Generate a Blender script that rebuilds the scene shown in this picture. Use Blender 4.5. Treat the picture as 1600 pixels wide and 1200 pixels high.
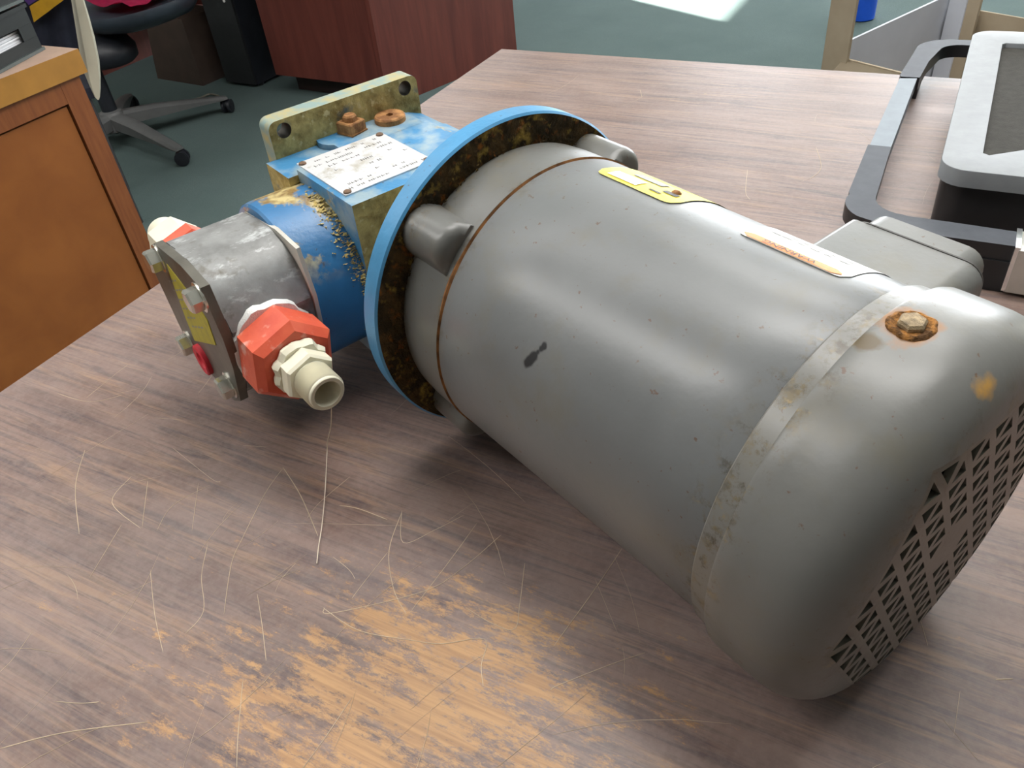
import bpy, bmesh, math, random
from mathutils import Vector, Matrix, noise as mnoise
PI = math.pi
for o in list(bpy.data.objects):
    bpy.data.objects.remove(o)
SC = bpy.context.scene
COL = SC.collection
rng = random.Random(7)

# ------------------------------------------------------------------ frames
YAW = -0.5539                                    # the table against the world
TX = Vector((math.cos(YAW), math.sin(YAW), 0)); TY = Vector((-math.sin(YAW), math.cos(YAW), 0))
def tw(x, y, z=0.0):
    return TX * x + TY * y + Vector((0, 0, z))
FLOOR = -0.74

# ------------------------------------------------------------------ camera
cam_d = bpy.data.cameras.new('camera'); cam = bpy.data.objects.new('camera', cam_d); COL.objects.link(cam)
cam_d.sensor_width = 36; cam_d.lens = 1246 * 36 / 1600; cam_d.clip_start = 0.02
RT = Vector((0.9928, -0.0756, -0.0927)); FW = Vector((0.0, 0.7751, -0.6318))
RT.normalize(); FW.normalize(); UPV = RT.cross(FW); UPV.normalize(); FW = UPV.cross(RT)
cm = Matrix((RT, UPV, -FW)).transposed().to_4x4(); cm.translation = (0, 0, 0.3495)
cam.matrix_world = cm
SC.camera = cam

# ------------------------------------------------------------------ view, world, sun, daylight, lamps
SC.view_settings.view_transform = 'Standard'; SC.view_settings.look = 'None'
SC.view_settings.gamma = 1.0; SC.view_settings.use_curve_mapping = False
SC.view_settings.exposure = 0.3
SC.cycles.use_denoising = True
SC.cycles.max_bounces = 8
W = bpy.data.worlds.new('world'); SC.world = W; W.use_nodes = True
W.node_tree.nodes['Background'].inputs[0].default_value = (0.78, 0.89, 1.0, 1)
W.node_tree.nodes['Background'].inputs[1].default_value = 2.0

def lamp(name, kind, loc, direction, energy, color, **kw):
    d = bpy.data.lights.new(name, kind); o = bpy.data.objects.new(name, d); COL.objects.link(o)
    d.energy = energy; d.color = color
    for k, v in kw.items(): setattr(d, k, v)
    o.location = loc
    o.rotation_euler = Vector(direction).to_track_quat('-Z', 'Y').to_euler()
    return o
SUN_EL = math.radians(24)
sun_h = TX * 0.88 + TY * -0.47; sun_h.normalize()
lamp('sun', 'SUN', (0, 0, 5), sun_h * math.cos(SUN_EL) + Vector((0, 0, -math.sin(SUN_EL))), 70, (1, 0.97, 0.9), angle=0.009)
# daylight through the two windows
lamp('daylight_left', 'AREA', tw(-4.5, 6.3, 0.62), TX, 40, (0.92, 0.96, 1.0), shape='RECTANGLE', size=1.2, size_y=1.0)
lamp('daylight_back', 'AREA', tw(-0.2, 7.85, 0.75), -TY, 230, (0.94, 0.97, 1.0), shape='RECTANGLE', size=4.4, size_y=1.5)
# ceiling troffers
for (lx, ly, e, sx, sy) in ((-2.1, -0.40, 34, 2.6, 0.45), (-1.9, 0.75, 14, 2.6, 0.45), (-0.10, 0.80, 22, 1.2, 0.45), (-0.10, 1.95, 24, 1.2, 0.45), (0.3, 4.6, 26, 1.2, 0.55), (2.0, 4.4, 20, 1.2, 0.55)):
    lamp('ceiling_lamp', 'AREA', tw(lx, ly, 1.80), (0, 0, -1), e, (1.0, 0.98, 0.95), shape='RECTANGLE', size=sx, size_y=sy).rotation_euler = (0, 0, YAW)

# ------------------------------------------------------------------ node helper
class NT:
    def __init__(s, name, rough=0.5, metal=0.0, spec=0.5):
        s.m = bpy.data.materials.new(name); s.m.use_nodes = True
        s.t = s.m.node_tree; s.b = s.t.nodes['Principled BSDF']
        s.b.inputs['Roughness'].default_value = rough; s.b.inputs['Metallic'].default_value = metal
        s.b.inputs['Specular IOR Level'].default_value = spec
        s.co = s.t.nodes.new('ShaderNodeTexCoord').outputs['Object']
    def n(s, t): return s.t.nodes.new(t)
    def lk(s, a, b): s.t.links.new(a, b)
    def put(s, sock, v):
        if isinstance(v, bpy.types.NodeSocket): s.lk(v, sock)
        elif isinstance(v, (tuple, list)) and len(v) == 3 and sock.type == 'RGBA': sock.default_value = (*v, 1)
        else: sock.default_value = v
    def mapping(s, scale=(1, 1, 1), loc=(0, 0, 0), rot=(0, 0, 0)):
        k = s.n('ShaderNodeMapping'); s.lk(s.co, k.inputs[0])
        k.inputs['Scale'].default_value = scale; k.inputs['Location'].default_value = loc; k.inputs['Rotation'].default_value = rot
        return k.outputs[0]
    def noise(s, scale, detail=4, rough=0.55, vec=None, dist=0.0):
        k = s.n('ShaderNodeTexNoise'); s.lk(vec or s.co, k.inputs['Vector'])
        k.inputs['Scale'].default_value = scale; k.inputs['Detail'].default_value = detail
        k.inputs['Roughness'].default_value = rough; k.inputs['Distortion'].default_value = dist
        return k.outputs[0]
    def ramp(s, fac, lo, hi, a=0.0, b=1.0):
        k = s.n('ShaderNodeMapRange'); k.clamp = True
        s.put(k.inputs[0], fac); k.inputs[1].default_value = lo; k.inputs[2].default_value = hi
        k.inputs[3].default_value = a; k.inputs[4].default_value = b
        return k.outputs[0]
    def mix(s, f, a, b):
        k = s.n('ShaderNodeMix'); k.data_type = 'RGBA'
        s.put(k.inputs[0], f); s.put(k.inputs[6], a); s.put(k.inputs[7], b)
        return k.outputs[2]
    def math(s, op, a, b=0.0, clamp=False):
        k = s.n('ShaderNodeMath'); k.operation = op; k.use_clamp = clamp
        s.put(k.inputs[0], a); s.put(k.inputs[1], b)
        return k.outputs[0]
    def sep(s, v=None):
        k = s.n('ShaderNodeSeparateXYZ'); s.lk(v or s.co, k.inputs[0]); return k.outputs
    def dist(s, p):
        k = s.n('ShaderNodeVectorMath'); k.operation = 'DISTANCE'; s.lk(s.co, k.inputs[0]); k.inputs[1].default_value = p
        return k.outputs['Value']
    def band(s, sock, c, w):                                    # 1 at c falling to 0 at c +- w
        return s.ramp(s.math('ABSOLUTE', s.math('SUBTRACT', sock, c)), 0, w, 1, 0)
    def bump(s, h, strength=0.3, d=0.002):
        k = s.n('ShaderNodeBump'); k.inputs['Strength'].default_value = strength; k.inputs['Distance'].default_value = d
        s.lk(h, k.inputs['Height']); s.lk(k.outputs[0], s.b.inputs['Normal'])
    def done(s, color, rough=None):
        s.put(s.b.inputs['Base Color'], color)
        if rough is not None: s.put(s.b.inputs['Roughness'], rough)
        return s.m

def plain(name, c, rough=0.5, metal=0.0, vary=0.12, scale=40, bump=0.0, spec=0.5):
    t = NT(name, rough, metal, spec)
    f = t.noise(scale, 3)
    col = t.mix(t.ramp(f, 0.3, 0.7), tuple(x * (1 - vary) for x in c), tuple(min(1, x * (1 + vary)) for x in c))
    if bump: t.bump(t.noise(scale * 8, 2), bump, 0.001)
    return t.done(col)

# ---- motor paints
RUST = (0.30, 0.105, 0.022); RUSTD = (0.055, 0.03, 0.014); OCHRE = (0.40, 0.27, 0.06)
def rust_colour(t, s=1.0):
    a = t.mix(t.ramp(t.noise(90 * s, 4), 0.40, 0.68), (0.040, 0.030, 0.016), (0.115, 0.070, 0.026))
    a = t.mix(t.ramp(t.noise(150 * s, 5, vec=t.mapping(loc=(3, 1, 2))), 0.57, 0.72), a, RUST)
    return t.mix(t.ramp(t.noise(120 * s, 5, vec=t.mapping(loc=(7, 5, 2))), 0.55, 0.70), a, OCHRE)
def grime_colour(t):
    a = t.mix(t.ramp(t.noise(200, 4), 0.42, 0.60), (0.060, 0.045, 0.024), (0.17, 0.125, 0.055))
    return t.mix(t.ramp(t.noise(130, 5, vec=t.mapping(loc=(7, 5, 2))), 0.60, 0.70), a, (0.42, 0.29, 0.09))
def grey_paint(name, base=(0.172, 0.179, 0.181), seams=(), spots=()):
    t = NT(name, 0.42)
    x = t.sep()[0]
    f = t.noise(14, 5, 0.6)
    col = t.mix(t.ramp(f, 0.3, 0.75), tuple(c * 0.9 for c in base), tuple(c * 1.12 for c in base))
    # grime film
    col = t.mix(t.math('MULTIPLY', t.ramp(t.noise(28, 6, 0.65, vec=t.mapping(loc=(1, 2, 3))), 0.52, 0.78), 0.45), col, (0.17, 0.145, 0.085))
    # little rust freckles
    fr = t.ramp(t.noise(230, 3, 0.6), 0.675, 0.72)
    col = t.mix(t.math('MULTIPLY', fr, 0.75), col, (0.12, 0.06, 0.03))
    for (c, w, amt) in seams:
        m = t.math('MULTIPLY', t.band(x, c, w), t.ramp(t.noise(120, 6, 0.75, vec=t.mapping(loc=(4, 4, 1))), 0.50, 0.62))
        col = t.mix(t.math('MULTIPLY', m, amt), col, grime_colour(t))
    for (p, r, c) in spots:
        d = t.math('ADD', t.dist(p), t.math('MULTIPLY', t.math('SUBTRACT', t.noise(110, 4), 0.5), r * 1.6))
        col = t.mix(t.ramp(d, r * 0.55, r, 1, 0), col, c)
    t.bump(t.noise(260, 2), 0.06, 0.001)
    return t.done(col, t.ramp(f, 0.3, 0.8, 0.29, 0.42))
ZO = 0.0972                                                    # root of the motor stands at the flange's foot
SMEAR = [(tuple((0.114 + 0.0059 * k / 6, -0.0741 + 0.0058 * k / 6, 0.0363 + 0.0099 * k / 6 + ZO)), 0.0030 if k < 4 else 0.0020) for k in range(7)]
M_BODY = grey_paint('motor_paint', seams=((0.222, 0.013, 0.75), (0.049, 0.008, 0.7)),
                    spots=tuple((q, r, (0.03, 0.03, 0.032)) for q, r in SMEAR))
M_BELL = grey_paint('bell_paint', base=(0.145, 0.146, 0.138), seams=((0.013, 0.016, 0.95), (0.0487, 0.005, 0.8)))
M_COVER = grey_paint('cover_paint', base=(0.158, 0.158, 0.149), seams=((0.2315, 0.010, 0.85), (0.2785, 0.006, 0.5)),
                     spots=(((0.242, -0.0048, 0.0884 + ZO), 0.0115, (0.27, 0.12, 0.03)), ((0.2735, -0.0079, 0.083 + ZO), 0.006, (0.50, 0.28, 0.07)),
                            ((0.236, -0.02, 0.086 + ZO), 0.005, (0.10, 0.07, 0.03))))
M_REAR = grey_paint('rear_bell_paint', base=(0.185, 0.182, 0.168), seams=((0.228, 0.012, 0.9),))
M_BOX = grey_paint('box_paint', base=(0.175, 0.177, 0.168))
t = NT('rust_crust', 0.85, spec=0.2); t.bump(t.noise(330, 4), 0.9, 0.003); M_RUST = t.done(rust_colour(t))
t = NT('rust_line', 0.85, spec=0.2)
M_RLINE = t.done(t.mix(t.ramp(t.noise(120, 4), 0.35, 0.65), (0.13, 0.06, 0.025), (0.36, 0.16, 0.055)))
def blue_paint(name, base, flake=0.5, lo=0.55, dust=0.0, top=False):
    t = NT(name, 0.34)
    f = t.noise(26, 4)
    col = t.mix(t.ramp(f, 0.3, 0.7), tuple(c * 0.82 for c in base), tuple(min(1, c * 1.15) for c in base))
    m = t.ramp(t.noise(34, 7, 0.68, vec=t.mapping(loc=(2, 1, 5))), lo, lo + 0.06)
    if top: m = t.math('MULTIPLY', m, t.ramp(t.sep()[2], 0.096, 0.118))
    fl = t.mix(t.ramp(t.noise(140, 5), 0.4, 0.62), (0.25, 0.15, 0.035), (0.62, 0.50, 0.22))
    col = t.mix(t.math('MULTIPLY', m, flake), col, fl)
    if dust: col = t.mix(t.math('MULTIPLY', t.ramp(t.noise(45, 5, vec=t.mapping(loc=(9, 1, 5))), 0.42, 0.6), dust), col, (0.50, 0.52, 0.42))
    sp = t.ramp(t.noise(190, 3), 0.68, 0.72)
    col = t.mix(t.math('MULTIPLY', sp, 0.6), col, (0.09, 0.06, 0.03))
    t.bump(t.noise(220, 3), 0.16, 0.0015)
    return t.done(col, t.ramp(f, 0.3, 0.7, 0.28, 0.42))
M_BLUE_F = blue_paint('blue_flange_paint', (0.075, 0.29, 0.53), 0.35, 0.68)
M_BLUE_G = blue_paint('blue_gearbox_paint', (0.052, 0.22, 0.42), 0.85, 0.60, 0.5)
M_BLUE_A = blue_paint('blue_adapter_paint', (0.035, 0.165, 0.36), 0.95, 0.525, 0.0, True)
t = NT('dirty_casting', 0.8, spec=0.25)
c_ = t.mix(t.ramp(t.noise(60, 6, 0.65), 0.35, 0.65), (0.23, 0.165, 0.052), (0.60, 0.465, 0.18))
c_ = t.mix(t.ramp(t.noise(40, 5, vec=t.mapping(loc=(3, 2, 8))), 0.6, 0.7), c_, (0.12, 0.17, 0.18))
c_ = t.mix(t.ramp(t.noise(170, 4, vec=t.mapping(loc=(1, 9, 8))), 0.6, 0.68), c_, (0.60, 0.50, 0.25))
t.bump(t.noise(240, 4), 0.5, 0.002); M_DIRT = t.done(c_)
t = NT('lit_dusty_edge', 0.6)
M_PLATE = t.done(t.mix(t.ramp(t.noise(70, 6, 0.6), 0.42, 0.62), (0.22, 0.31, 0.29), (0.40, 0.34, 0.16)))  # brighter light on the edge put into the pale colour, plus tan dirt
t = NT('pump_steel', 0.5, 0.3)
f_ = t.noise(38, 6, 0.65)
c_ = t.mix(t.ramp(f_, 0.3, 0.7), (0.16, 0.16, 0.155), (0.34, 0.345, 0.34))
c_ = t.mix(t.math('MULTIPLY', t.ramp(t.noise(75, 7, 0.72, vec=t.mapping(scale=(1, 0.5, 1))), 0.54, 0.66), 0.75), c_, (0.62, 0.64, 0.64))
c_ = t.mix(t.ramp(t.noise(60, 5, vec=t.mapping(loc=(5, 5, 1))), 0.58, 0.72), c_, (0.11, 0.095, 0.07))
t.bump(f_, 0.15, 0.002); M_PUMP = t.done(c_, t.ramp(f_, 0.3, 0.7, 0.45, 0.65))
M_PCOVER = plain('pump_cover_steel', (0.17, 0.16, 0.135), 0.42, 0.6, 0.2, 50, 0.1)
M_GASKET = plain('light_gasket', (0.55, 0.53, 0.47), 0.6)
M_BOLT = plain('bolt_steel', (0.86, 0.84, 0.76), 0.2, 0.9, 0.1, 90)
M_RED = None
t = NT('red_plastic', 0.45)
f_ = t.noise(55, 5)
c_ = t.mix(t.ramp(f_, 0.35, 0.7), (0.62, 0.075, 0.035), (0.74, 0.13, 0.06))
c_ = t.mix(t.ramp(t.noise(90, 6, vec=t.mapping(loc=(2, 2, 2))), 0.60, 0.72), c_, (0.72, 0.36, 0.29))
t.bump(f_, 0.2, 0.002); M_RED = t.done(c_)
M_WHITE = plain('cream_plastic', (0.78, 0.74, 0.58), 0.42, 0, 0.06, 60)
M_TAPE = plain('white_sealant', (0.85, 0.85, 0.82), 0.7, 0, 0.05, 120, 0.4)
M_REDCAP = plain('red_cap', (0.66, 0.03, 0.05), 0.5, 0, 0.15, 80)
t = NT('aluminium_plate', 0.38, 0.35)
f_ = t.noise(50, 6, 0.65)
f2 = t.noise(24, 6, 0.7, t.mapping(loc=(4, 2, 1)))
c_ = t.mix(t.ramp(f_, 0.55, 0.70), (0.76, 0.76, 0.77), (0.52, 0.48, 0.40)); c_ = t.mix(t.math('MULTIPLY', t.ramp(f2, 0.61, 0.70), 0.6), c_, (0.34, 0.29, 0.17)); M_NAME = t.done(c_)
M_RIVET = plain('rusty_rivet', (0.17, 0.10, 0.06), 0.7, 0.2, 0.3, 200, 0.3)
t = NT('rusty_plug', 0.75, spec=0.3); t.bump(t.noise(260, 4), 0.6, 0.002)
M_PLUG = t.done(t.mix(t.ramp(t.noise(120, 5), 0.4, 0.62), (0.20, 0.085, 0.03), (0.46, 0.23, 0.085)))
t = NT('yellow_label', 0.5)
c_ = t.mix(t.ramp(t.noise(80, 5), 0.5, 0.75), (0.72, 0.62, 0.03), (0.52, 0.45, 0.05)); M_YEL = t.done(c_)
t = NT('dull_yellow_label', 0.55)
c_ = t.mix(t.ramp(t.noise(70, 5), 0.5, 0.72), (0.50, 0.43, 0.04), (0.33, 0.28, 0.06)); M_YEL2 = t.done(c_)
M_ORANGE = plain('orange_print', (0.80, 0.22, 0.015), 0.5, 0, 0.08, 90)
M_LABELW = plain('white_label', (0.80, 0.79, 0.76), 0.5, 0, 0.04, 90)
M_INK = plain('dark_print', (0.06, 0.055, 0.05), 0.6)
M_INKG = plain('grey_print', (0.30, 0.29, 0.27), 0.6)
t = NT('orange_crust', 0.85, spec=0.2); t.bump(t.noise(400, 4), 0.8, 0.002)
M_CRUST = t.done(t.mix(t.ramp(t.noise(220, 5), 0.42, 0.6), (0.10, 0.05, 0.02), (0.42, 0.19, 0.05)))
M_DARK = plain('fan_dark', (0.020, 0.016, 0.011), 0.8, 0, 0.3, 60)
M_GRILLE = grey_paint('grille_paint', base=(0.150, 0.142, 0.118), seams=((0.278, 0.01, 0.35),))

# ------------------------------------------------------------------ mesh helpers
def finish(bm, name, mats, parent=None, angle=35, smooth=True):
    bmesh.ops.recalc_face_normals(bm, faces=bm.faces[:])
    me = bpy.data.meshes.new(name); bm.to_mesh(me); bm.free()
    for m in (mats if isinstance(mats, (list, tuple)) else [mats]): me.materials.append(m)
    if smooth:
        me.polygons.foreach_set('use_smooth', [True] * len(me.polygons))
        me.set_sharp_from_angle(angle=math.radians(angle))
    o = bpy.data.objects.new(name, me); COL.objects.link(o)
    if parent is not None: o.parent = parent
    return o
def bevel_sharp(bm, w, seg=2, ang=30):
    es = [e for e in bm.edges if len(e.link_faces) == 2 and e.calc_face_angle(0) > math.radians(ang)]
    if es and w > 0: bmesh.ops.bevel(bm, geom=es, offset=w, segments=seg, affect='EDGES', profile=0.6, clamp_overlap=True)
def prism(bm, pts, a, b, axis=2, mi=0, scale_b=1.0):
    """closed polygon pts (2-D) swept from a to b along axis (0 x, 1 y, 2 z); the 2-D axes are the other two in order"""
    def v(p, h):
        if axis == 0: return (h, p[0], p[1])
        if axis == 1: return (p[0], h, p[1])
        return (p[0], p[1], h)
    cx = sum(p[0] for p in pts) / len(pts); cy = sum(p[1] for p in pts) / len(pts)
    A = [bm.verts.new(v(p, a)) for p in pts]
    B = [bm.verts.new(v((cx + (p[0] - cx) * scale_b, cy + (p[1] - cy) * scale_b), b)) for p in pts]
    n = len(pts); fs = [bm.faces.new(A[::-1]), bm.faces.new(B)]
    for i in range(n): fs.append(bm.faces.new((A[i], A[(i + 1) % n], B[(i + 1) % n], B[i])))
    for f in fs: f.material_index = mi
    return fs
def box(bm, x0, x1, y0, y1, z0, z1, mi=0):
    return prism(bm, [(x0, y0), (x1, y0), (x1, y1), (x0, y1)], z0, z1, 2, mi)
def rrect(x0, x1, y0, y1, r, seg=5):
    out = []
    for cx, cy, a0 in ((x1 - r, y1 - r, 0), (x0 + r, y1 - r, 90), (x0 + r, y0 + r, 180), (x1 - r, y0 + r, 270)):
        for k in range(seg + 1):
            a = math.radians(a0 + 90 * k / seg); out.append((cx + r * math.cos(a), cy + r * math.sin(a)))
    return out
def frame_of(d):
    d = Vector(d).normalized(); u = d.orthogonal().normalized(); return d, u, d.cross(u)
def lathe(bm, prof, org, d, n=96, u=None, mi=0, cap0=False, cap1=False, jit=None):
    """prof: list of (along, radius)"""
    d = Vector(d).normalized()
    if u is None: _, u, w = frame_of(d)
    else: u = Vector(u).normalized(); w = d.cross(u)
    org = Vector(org); rings = []
    for (s, r) in prof:
        ring = []
        for k in range(n):
            a = 2 * PI * k / n; rr = r + (jit(s, a) if jit else 0)
            ring.append(bm.verts.new(org + d * s + (u * math.cos(a) + w * math.sin(a)) * rr))
        rings.append(ring)
    for i in range(len(rings) - 1):
        for k in range(n):
            f = bm.faces.new((rings[i][k], rings[i][(k + 1) % n], rings[i + 1][(k + 1) % n], rings[i + 1][k]))
            f.material_index = mi if not isinstance(mi, (list, tuple)) else mi[i]
    if cap0: bm.faces.new(rings[0][::-1]).material_index = mi if not isinstance(mi, (list, tuple)) else mi[0]
    if cap1: bm.faces.new(rings[-1]).material_index = mi if not isinstance(mi, (list, tuple)) else mi[-1]
    return rings
def tube(bm, pts, r, n=10, mi=0):
    pts = [Vector(p) for p in pts]; rings = []
    up = None
    for i, p in enumerate(pts):
        d = (pts[min(i + 1, len(pts) - 1)] - pts[max(i - 1, 0)]).normalized()
        if up is None: up = d.orthogonal().normalized()
        up = (up - d * up.dot(d)).normalized(); w = d.cross(up)
        rr = r[i] if isinstance(r, (list, tuple)) else r
        rings.append([bm.verts.new(p + (up * math.cos(2 * PI * k / n) + w * math.sin(2 * PI * k / n)) * rr) for k in range(n)])
    for i in range(len(rings) - 1):
        for k in range(n):
            bm.faces.new((rings[i][k], rings[i][(k + 1) % n], rings[i + 1][(k + 1) % n], rings[i + 1][k])).material_index = mi
    bm.faces.new(rings[0][::-1]).material_index = mi; bm.faces.new(rings[-1]).material_index = mi
def plate_mesh(outer, holes, depth, name):
    """flat plate with real holes (2-D curve filled and extruded); spans z -depth..0"""
    cu = bpy.data.curves.new(name, 'CURVE'); cu.dimensions = '2D'; cu.fill_mode = 'BOTH'; cu.extrude = depth / 2
    cu.bevel_depth = 0.0
    for loop in [outer] + holes:
        sp = cu.splines.new('POLY'); sp.points.add(len(loop) - 1); sp.use_cyclic_u = True
        for p, q in zip(sp.points, loop): p.co = (q[0], q[1], 0, 1)
    o = bpy.data.objects.new(name, cu); COL.objects.link(o)
    me = bpy.data.meshes.new_from_object(o.evaluated_get(bpy.context.evaluated_depsgraph_get()))
    bpy.data.objects.remove(o); bpy.data.curves.remove(cu)
    bm = bmesh.new(); bm.from_mesh(me); bpy.data.meshes.remove(me)
    bmesh.ops.remove_doubles(bm, verts=bm.verts[:], dist=1e-6)
    for v in bm.verts: v.co.z -= depth / 2
    return bm
def circ(cx, cy, r, n=24, a0=0.0): return [(cx + r * math.cos(a0 + 2 * PI * k / n), cy + r * math.sin(a0 + 2 * PI * k / n)) for k in range(n)]
def text_bm(body, size, depth=0.0):
    cu = bpy.data.curves.new('txt', 'FONT'); cu.body = body; cu.size = size; cu.align_x = 'CENTER'; cu.align_y = 'CENTER'; cu.extrude = depth
    o = bpy.data.objects.new('txt', cu); COL.objects.link(o)
    me = bpy.data.meshes.new_from_object(o.evaluated_get(bpy.context.evaluated_depsgraph_get()))
    bpy.data.objects.remove(o); bpy.data.curves.remove(cu)
    bm = bmesh.new(); bm.from_mesh(me); bpy.data.meshes.remove(me)
    return bm
def thing(name, label, cat, loc=(0, 0, 0), rotz=0.0, group=None):
    o = bpy.data.objects.new(name, None); COL.objects.link(o); o.empty_display_size = 0.05
    o.location = loc; o.rotation_euler = (0, 0, rotz); o['label'] = label; o['category'] = cat
    if group: o['group'] = group
    return o
def tag(o, label, cat, group=None):
    o['label'] = label; o['category'] = cat
    if group: o['group'] = group
    return o
def struct(name, bm, mats, rot=True, angle=30):
    o = finish(bm, name, mats, None, angle); o['kind'] = 'structure'
    if rot: o.rotation_euler = (0, 0, YAW)
    return o

# ================================================================== ROOM
t = NT('carpet', 0.95, spec=0.1)
c_ = t.mix(t.ramp(t.noise(3, 3), 0.3, 0.7), (0.105, 0.146, 0.140), (0.138, 0.184, 0.178))
c_ = t.mix(t.ramp(t.noise(420, 3, 0.7), 0.35, 0.65), tuple(x * 0.78 for x in (0.115, 0.165, 0.16)), c_)
t.bump(t.noise(600, 3), 0.6, 0.006); M_CARPET = t.done(c_)
M_WALL = plain('wall_paint', (0.30, 0.29, 0.265), 0.85, 0, 0.03, 12)
M_CEIL = plain('ceiling_tile', (0.80, 0.79, 0.76), 0.9, 0, 0.04, 30, 0.1)
M_TRIM = plain('window_trim', (0.75, 0.74, 0.70), 0.5, 0, 0.03, 20)
t = NT('pane_glass', 0.02)
gl = t.n('ShaderNodeBsdfGlossy'); gl.inputs['Roughness'].default_value = 0.02
tr = t.n('ShaderNodeBsdfTransparent'); mx = t.n('ShaderNodeMixShader'); mx.inputs[0].default_value = 0.08
t.lk(tr.outputs[0], mx.inputs[1]); t.lk(gl.outputs[0], mx.inputs[2])
t.lk(mx.outputs[0], t.t.nodes['Material Output'].inputs['Surface']); M_GLASS = t.m
RX0, RX1, RY0, RY1, CZ = -4.6, 3.2, -2.8, 8.0, 1.86
bm = bmesh.new(); box(bm, RX0 - 0.2, RX1 + 0.2, RY0 - 0.2, RY1 + 0.2, FLOOR - 0.06, FLOOR); struct('floor', bm, M_CARPET)
bm = bmesh.new(); box(bm, RX0 - 0.2, RX1 + 0.2, RY0 - 0.2, RY1 + 0.2, CZ, CZ + 0.06); struct('ceiling', bm, M_CEIL)
# left wall with its window
WY0, WY1, WZ0, WZ1 = 5.67, 6.95, 0.05, 1.165
bm = bmesh.new()
box(bm, RX0 - 0.15, RX0, RY0, WY0, FLOOR, CZ); box(bm, RX0 - 0.15, RX0, WY1, RY1, FLOOR, CZ)
box(bm, RX0 - 0.15, RX0, WY0, WY1, FLOOR, WZ0); box(bm, RX0 - 0.15, RX0, WY0, WY1, WZ1, CZ)
struct('wall_left', bm, M_WALL)
bm = bmesh.new(); box(bm, RX1, RX1 + 0.15, RY0, RY1, FLOOR, CZ); struct('wall_right', bm, M_WALL)
bm = bmesh.new(); box(bm, RX0, RX1, RY0 - 0.15, RY0, FLOOR, CZ); struct('wall_front', bm, M_WALL)
BX0, BX1, BZ0, BZ1 = -2.5, 2.1, 0.0, 1.5
bm = bmesh.new()
box(bm, RX0, BX0, RY1, RY1 + 0.15, FLOOR, CZ); box(bm, BX1, RX1, RY1, RY1 + 0.15, FLOOR, CZ)
box(bm, BX0, BX1, RY1, RY1 + 0.15, FLOOR, BZ0); box(bm, BX0, BX1, RY1, RY1 + 0.15, BZ1, CZ)
struct('wall_back', bm, M_WALL)
def window(name, axis, c, a0, a1, z0, z1, muntins):
    bm = bmesh.new(); f = 0.03
    def bx(u0, u1, q0, q1, h0, h1, bmx):
        if axis == 0: box(bmx, c + q0, c + q1, u0, u1, h0, h1)
        else: box(bmx, u0, u1, c + q0, c + q1, h0, h1)
    bx(a0, a1, 0.04, 0.09, z0, z0 + f, bm); bx(a0, a1, 0.04, 0.09, z1 - f, z1, bm)
    bx(a0, a0 + f, 0.04, 0.09, z0 + f, z1 - f, bm); bx(a1 - f, a1, 0.04, 0.09, z0 + f, z1 - f, bm)
    for k in range(1, muntins):
        m = a0 + (a1 - a0) * k / muntins; bx(m - 0.015, m + 0.015, 0.045, 0.085, z0 + f, z1 - f, bm)
    w = struct(name, bm, M_TRIM)
    bm = bmesh.new(); bx(a0 + f, a1 - f, 0.06, 0.066, z0 + f, z1 - f, bm)
    finish(bm, 'pane', M_GLASS, w)
for sgn in (1,):
    window('window_1', 0, RX0 - 0.15, WY0, WY1, WZ0, WZ1, 1)
    window('window_2', 1, RY1, BX0, BX1, BZ0, BZ1, 4)
bm = bmesh.new(); box(bm, RX0, RX0 + 0.012, RY0, RY1, FLOOR, FLOOR + 0.09); struct('baseboard_left', bm, M_TRIM)
bm = bmesh.new(); box(bm, RX0 + 0.012, RX1, RY1 - 0.012, RY1, FLOOR, FLOOR + 0.09); struct('baseboard_back', bm, M_TRIM)

# ================================================================== WORK TABLE
t = NT('walnut_laminate', 0.4)
v1 = t.mapping(scale=(1.6, 13, 1)); v2 = t.mapping(scale=(2.4, 44, 1), loc=(3, 1, 0)); v3 = t.mapping(scale=(5, 130, 1), loc=(8, 3, 0)); v4 = t.mapping(scale=(2.0, 30, 1), loc=(1, 7, 0))
g1 = t.noise(2.6, 5, 0.6, v1, 1.0); g2 = t.noise(3, 6, 0.72, v2, 1.0); g3 = t.noise(3.2, 4, 0.65, v3); g4 = t.noise(3, 6, 0.7, v4, 1.0)
c_ = t.mix(t.ramp(g1, 0.34, 0.66), (0.132, 0.080, 0.068), (0.236, 0.152, 0.121))
c_ = t.mix(t.math('MULTIPLY', t.ramp(g2, 0.52, 0.62), 0.80), c_, (0.078, 0.052, 0.055))
c_ = t.mix(t.math('MULTIPLY', t.ramp(g4, 0.54, 0.66), 0.55), c_, (0.36, 0.218, 0.128))
c_ = t.mix(t.math('MULTIPLY', t.ramp(g3, 0.52, 0.64), 0.45), c_, (0.075, 0.048, 0.040))
# rubbed surface, with the room's glare mixed into the colour as grey haze
hz = t.noise(7, 7, 0.74)
c_ = t.mix(t.math('MULTIPLY', t.ramp(hz, 0.40, 0.70), 0.36), c_, (0.36, 0.30, 0.285))
c_ = t.mix(t.math('MULTIPLY', t.ramp(t.noise(260, 3, 0.7), 0.40, 0.65), 0.12), c_, (0.40, 0.33, 0.28))
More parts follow.
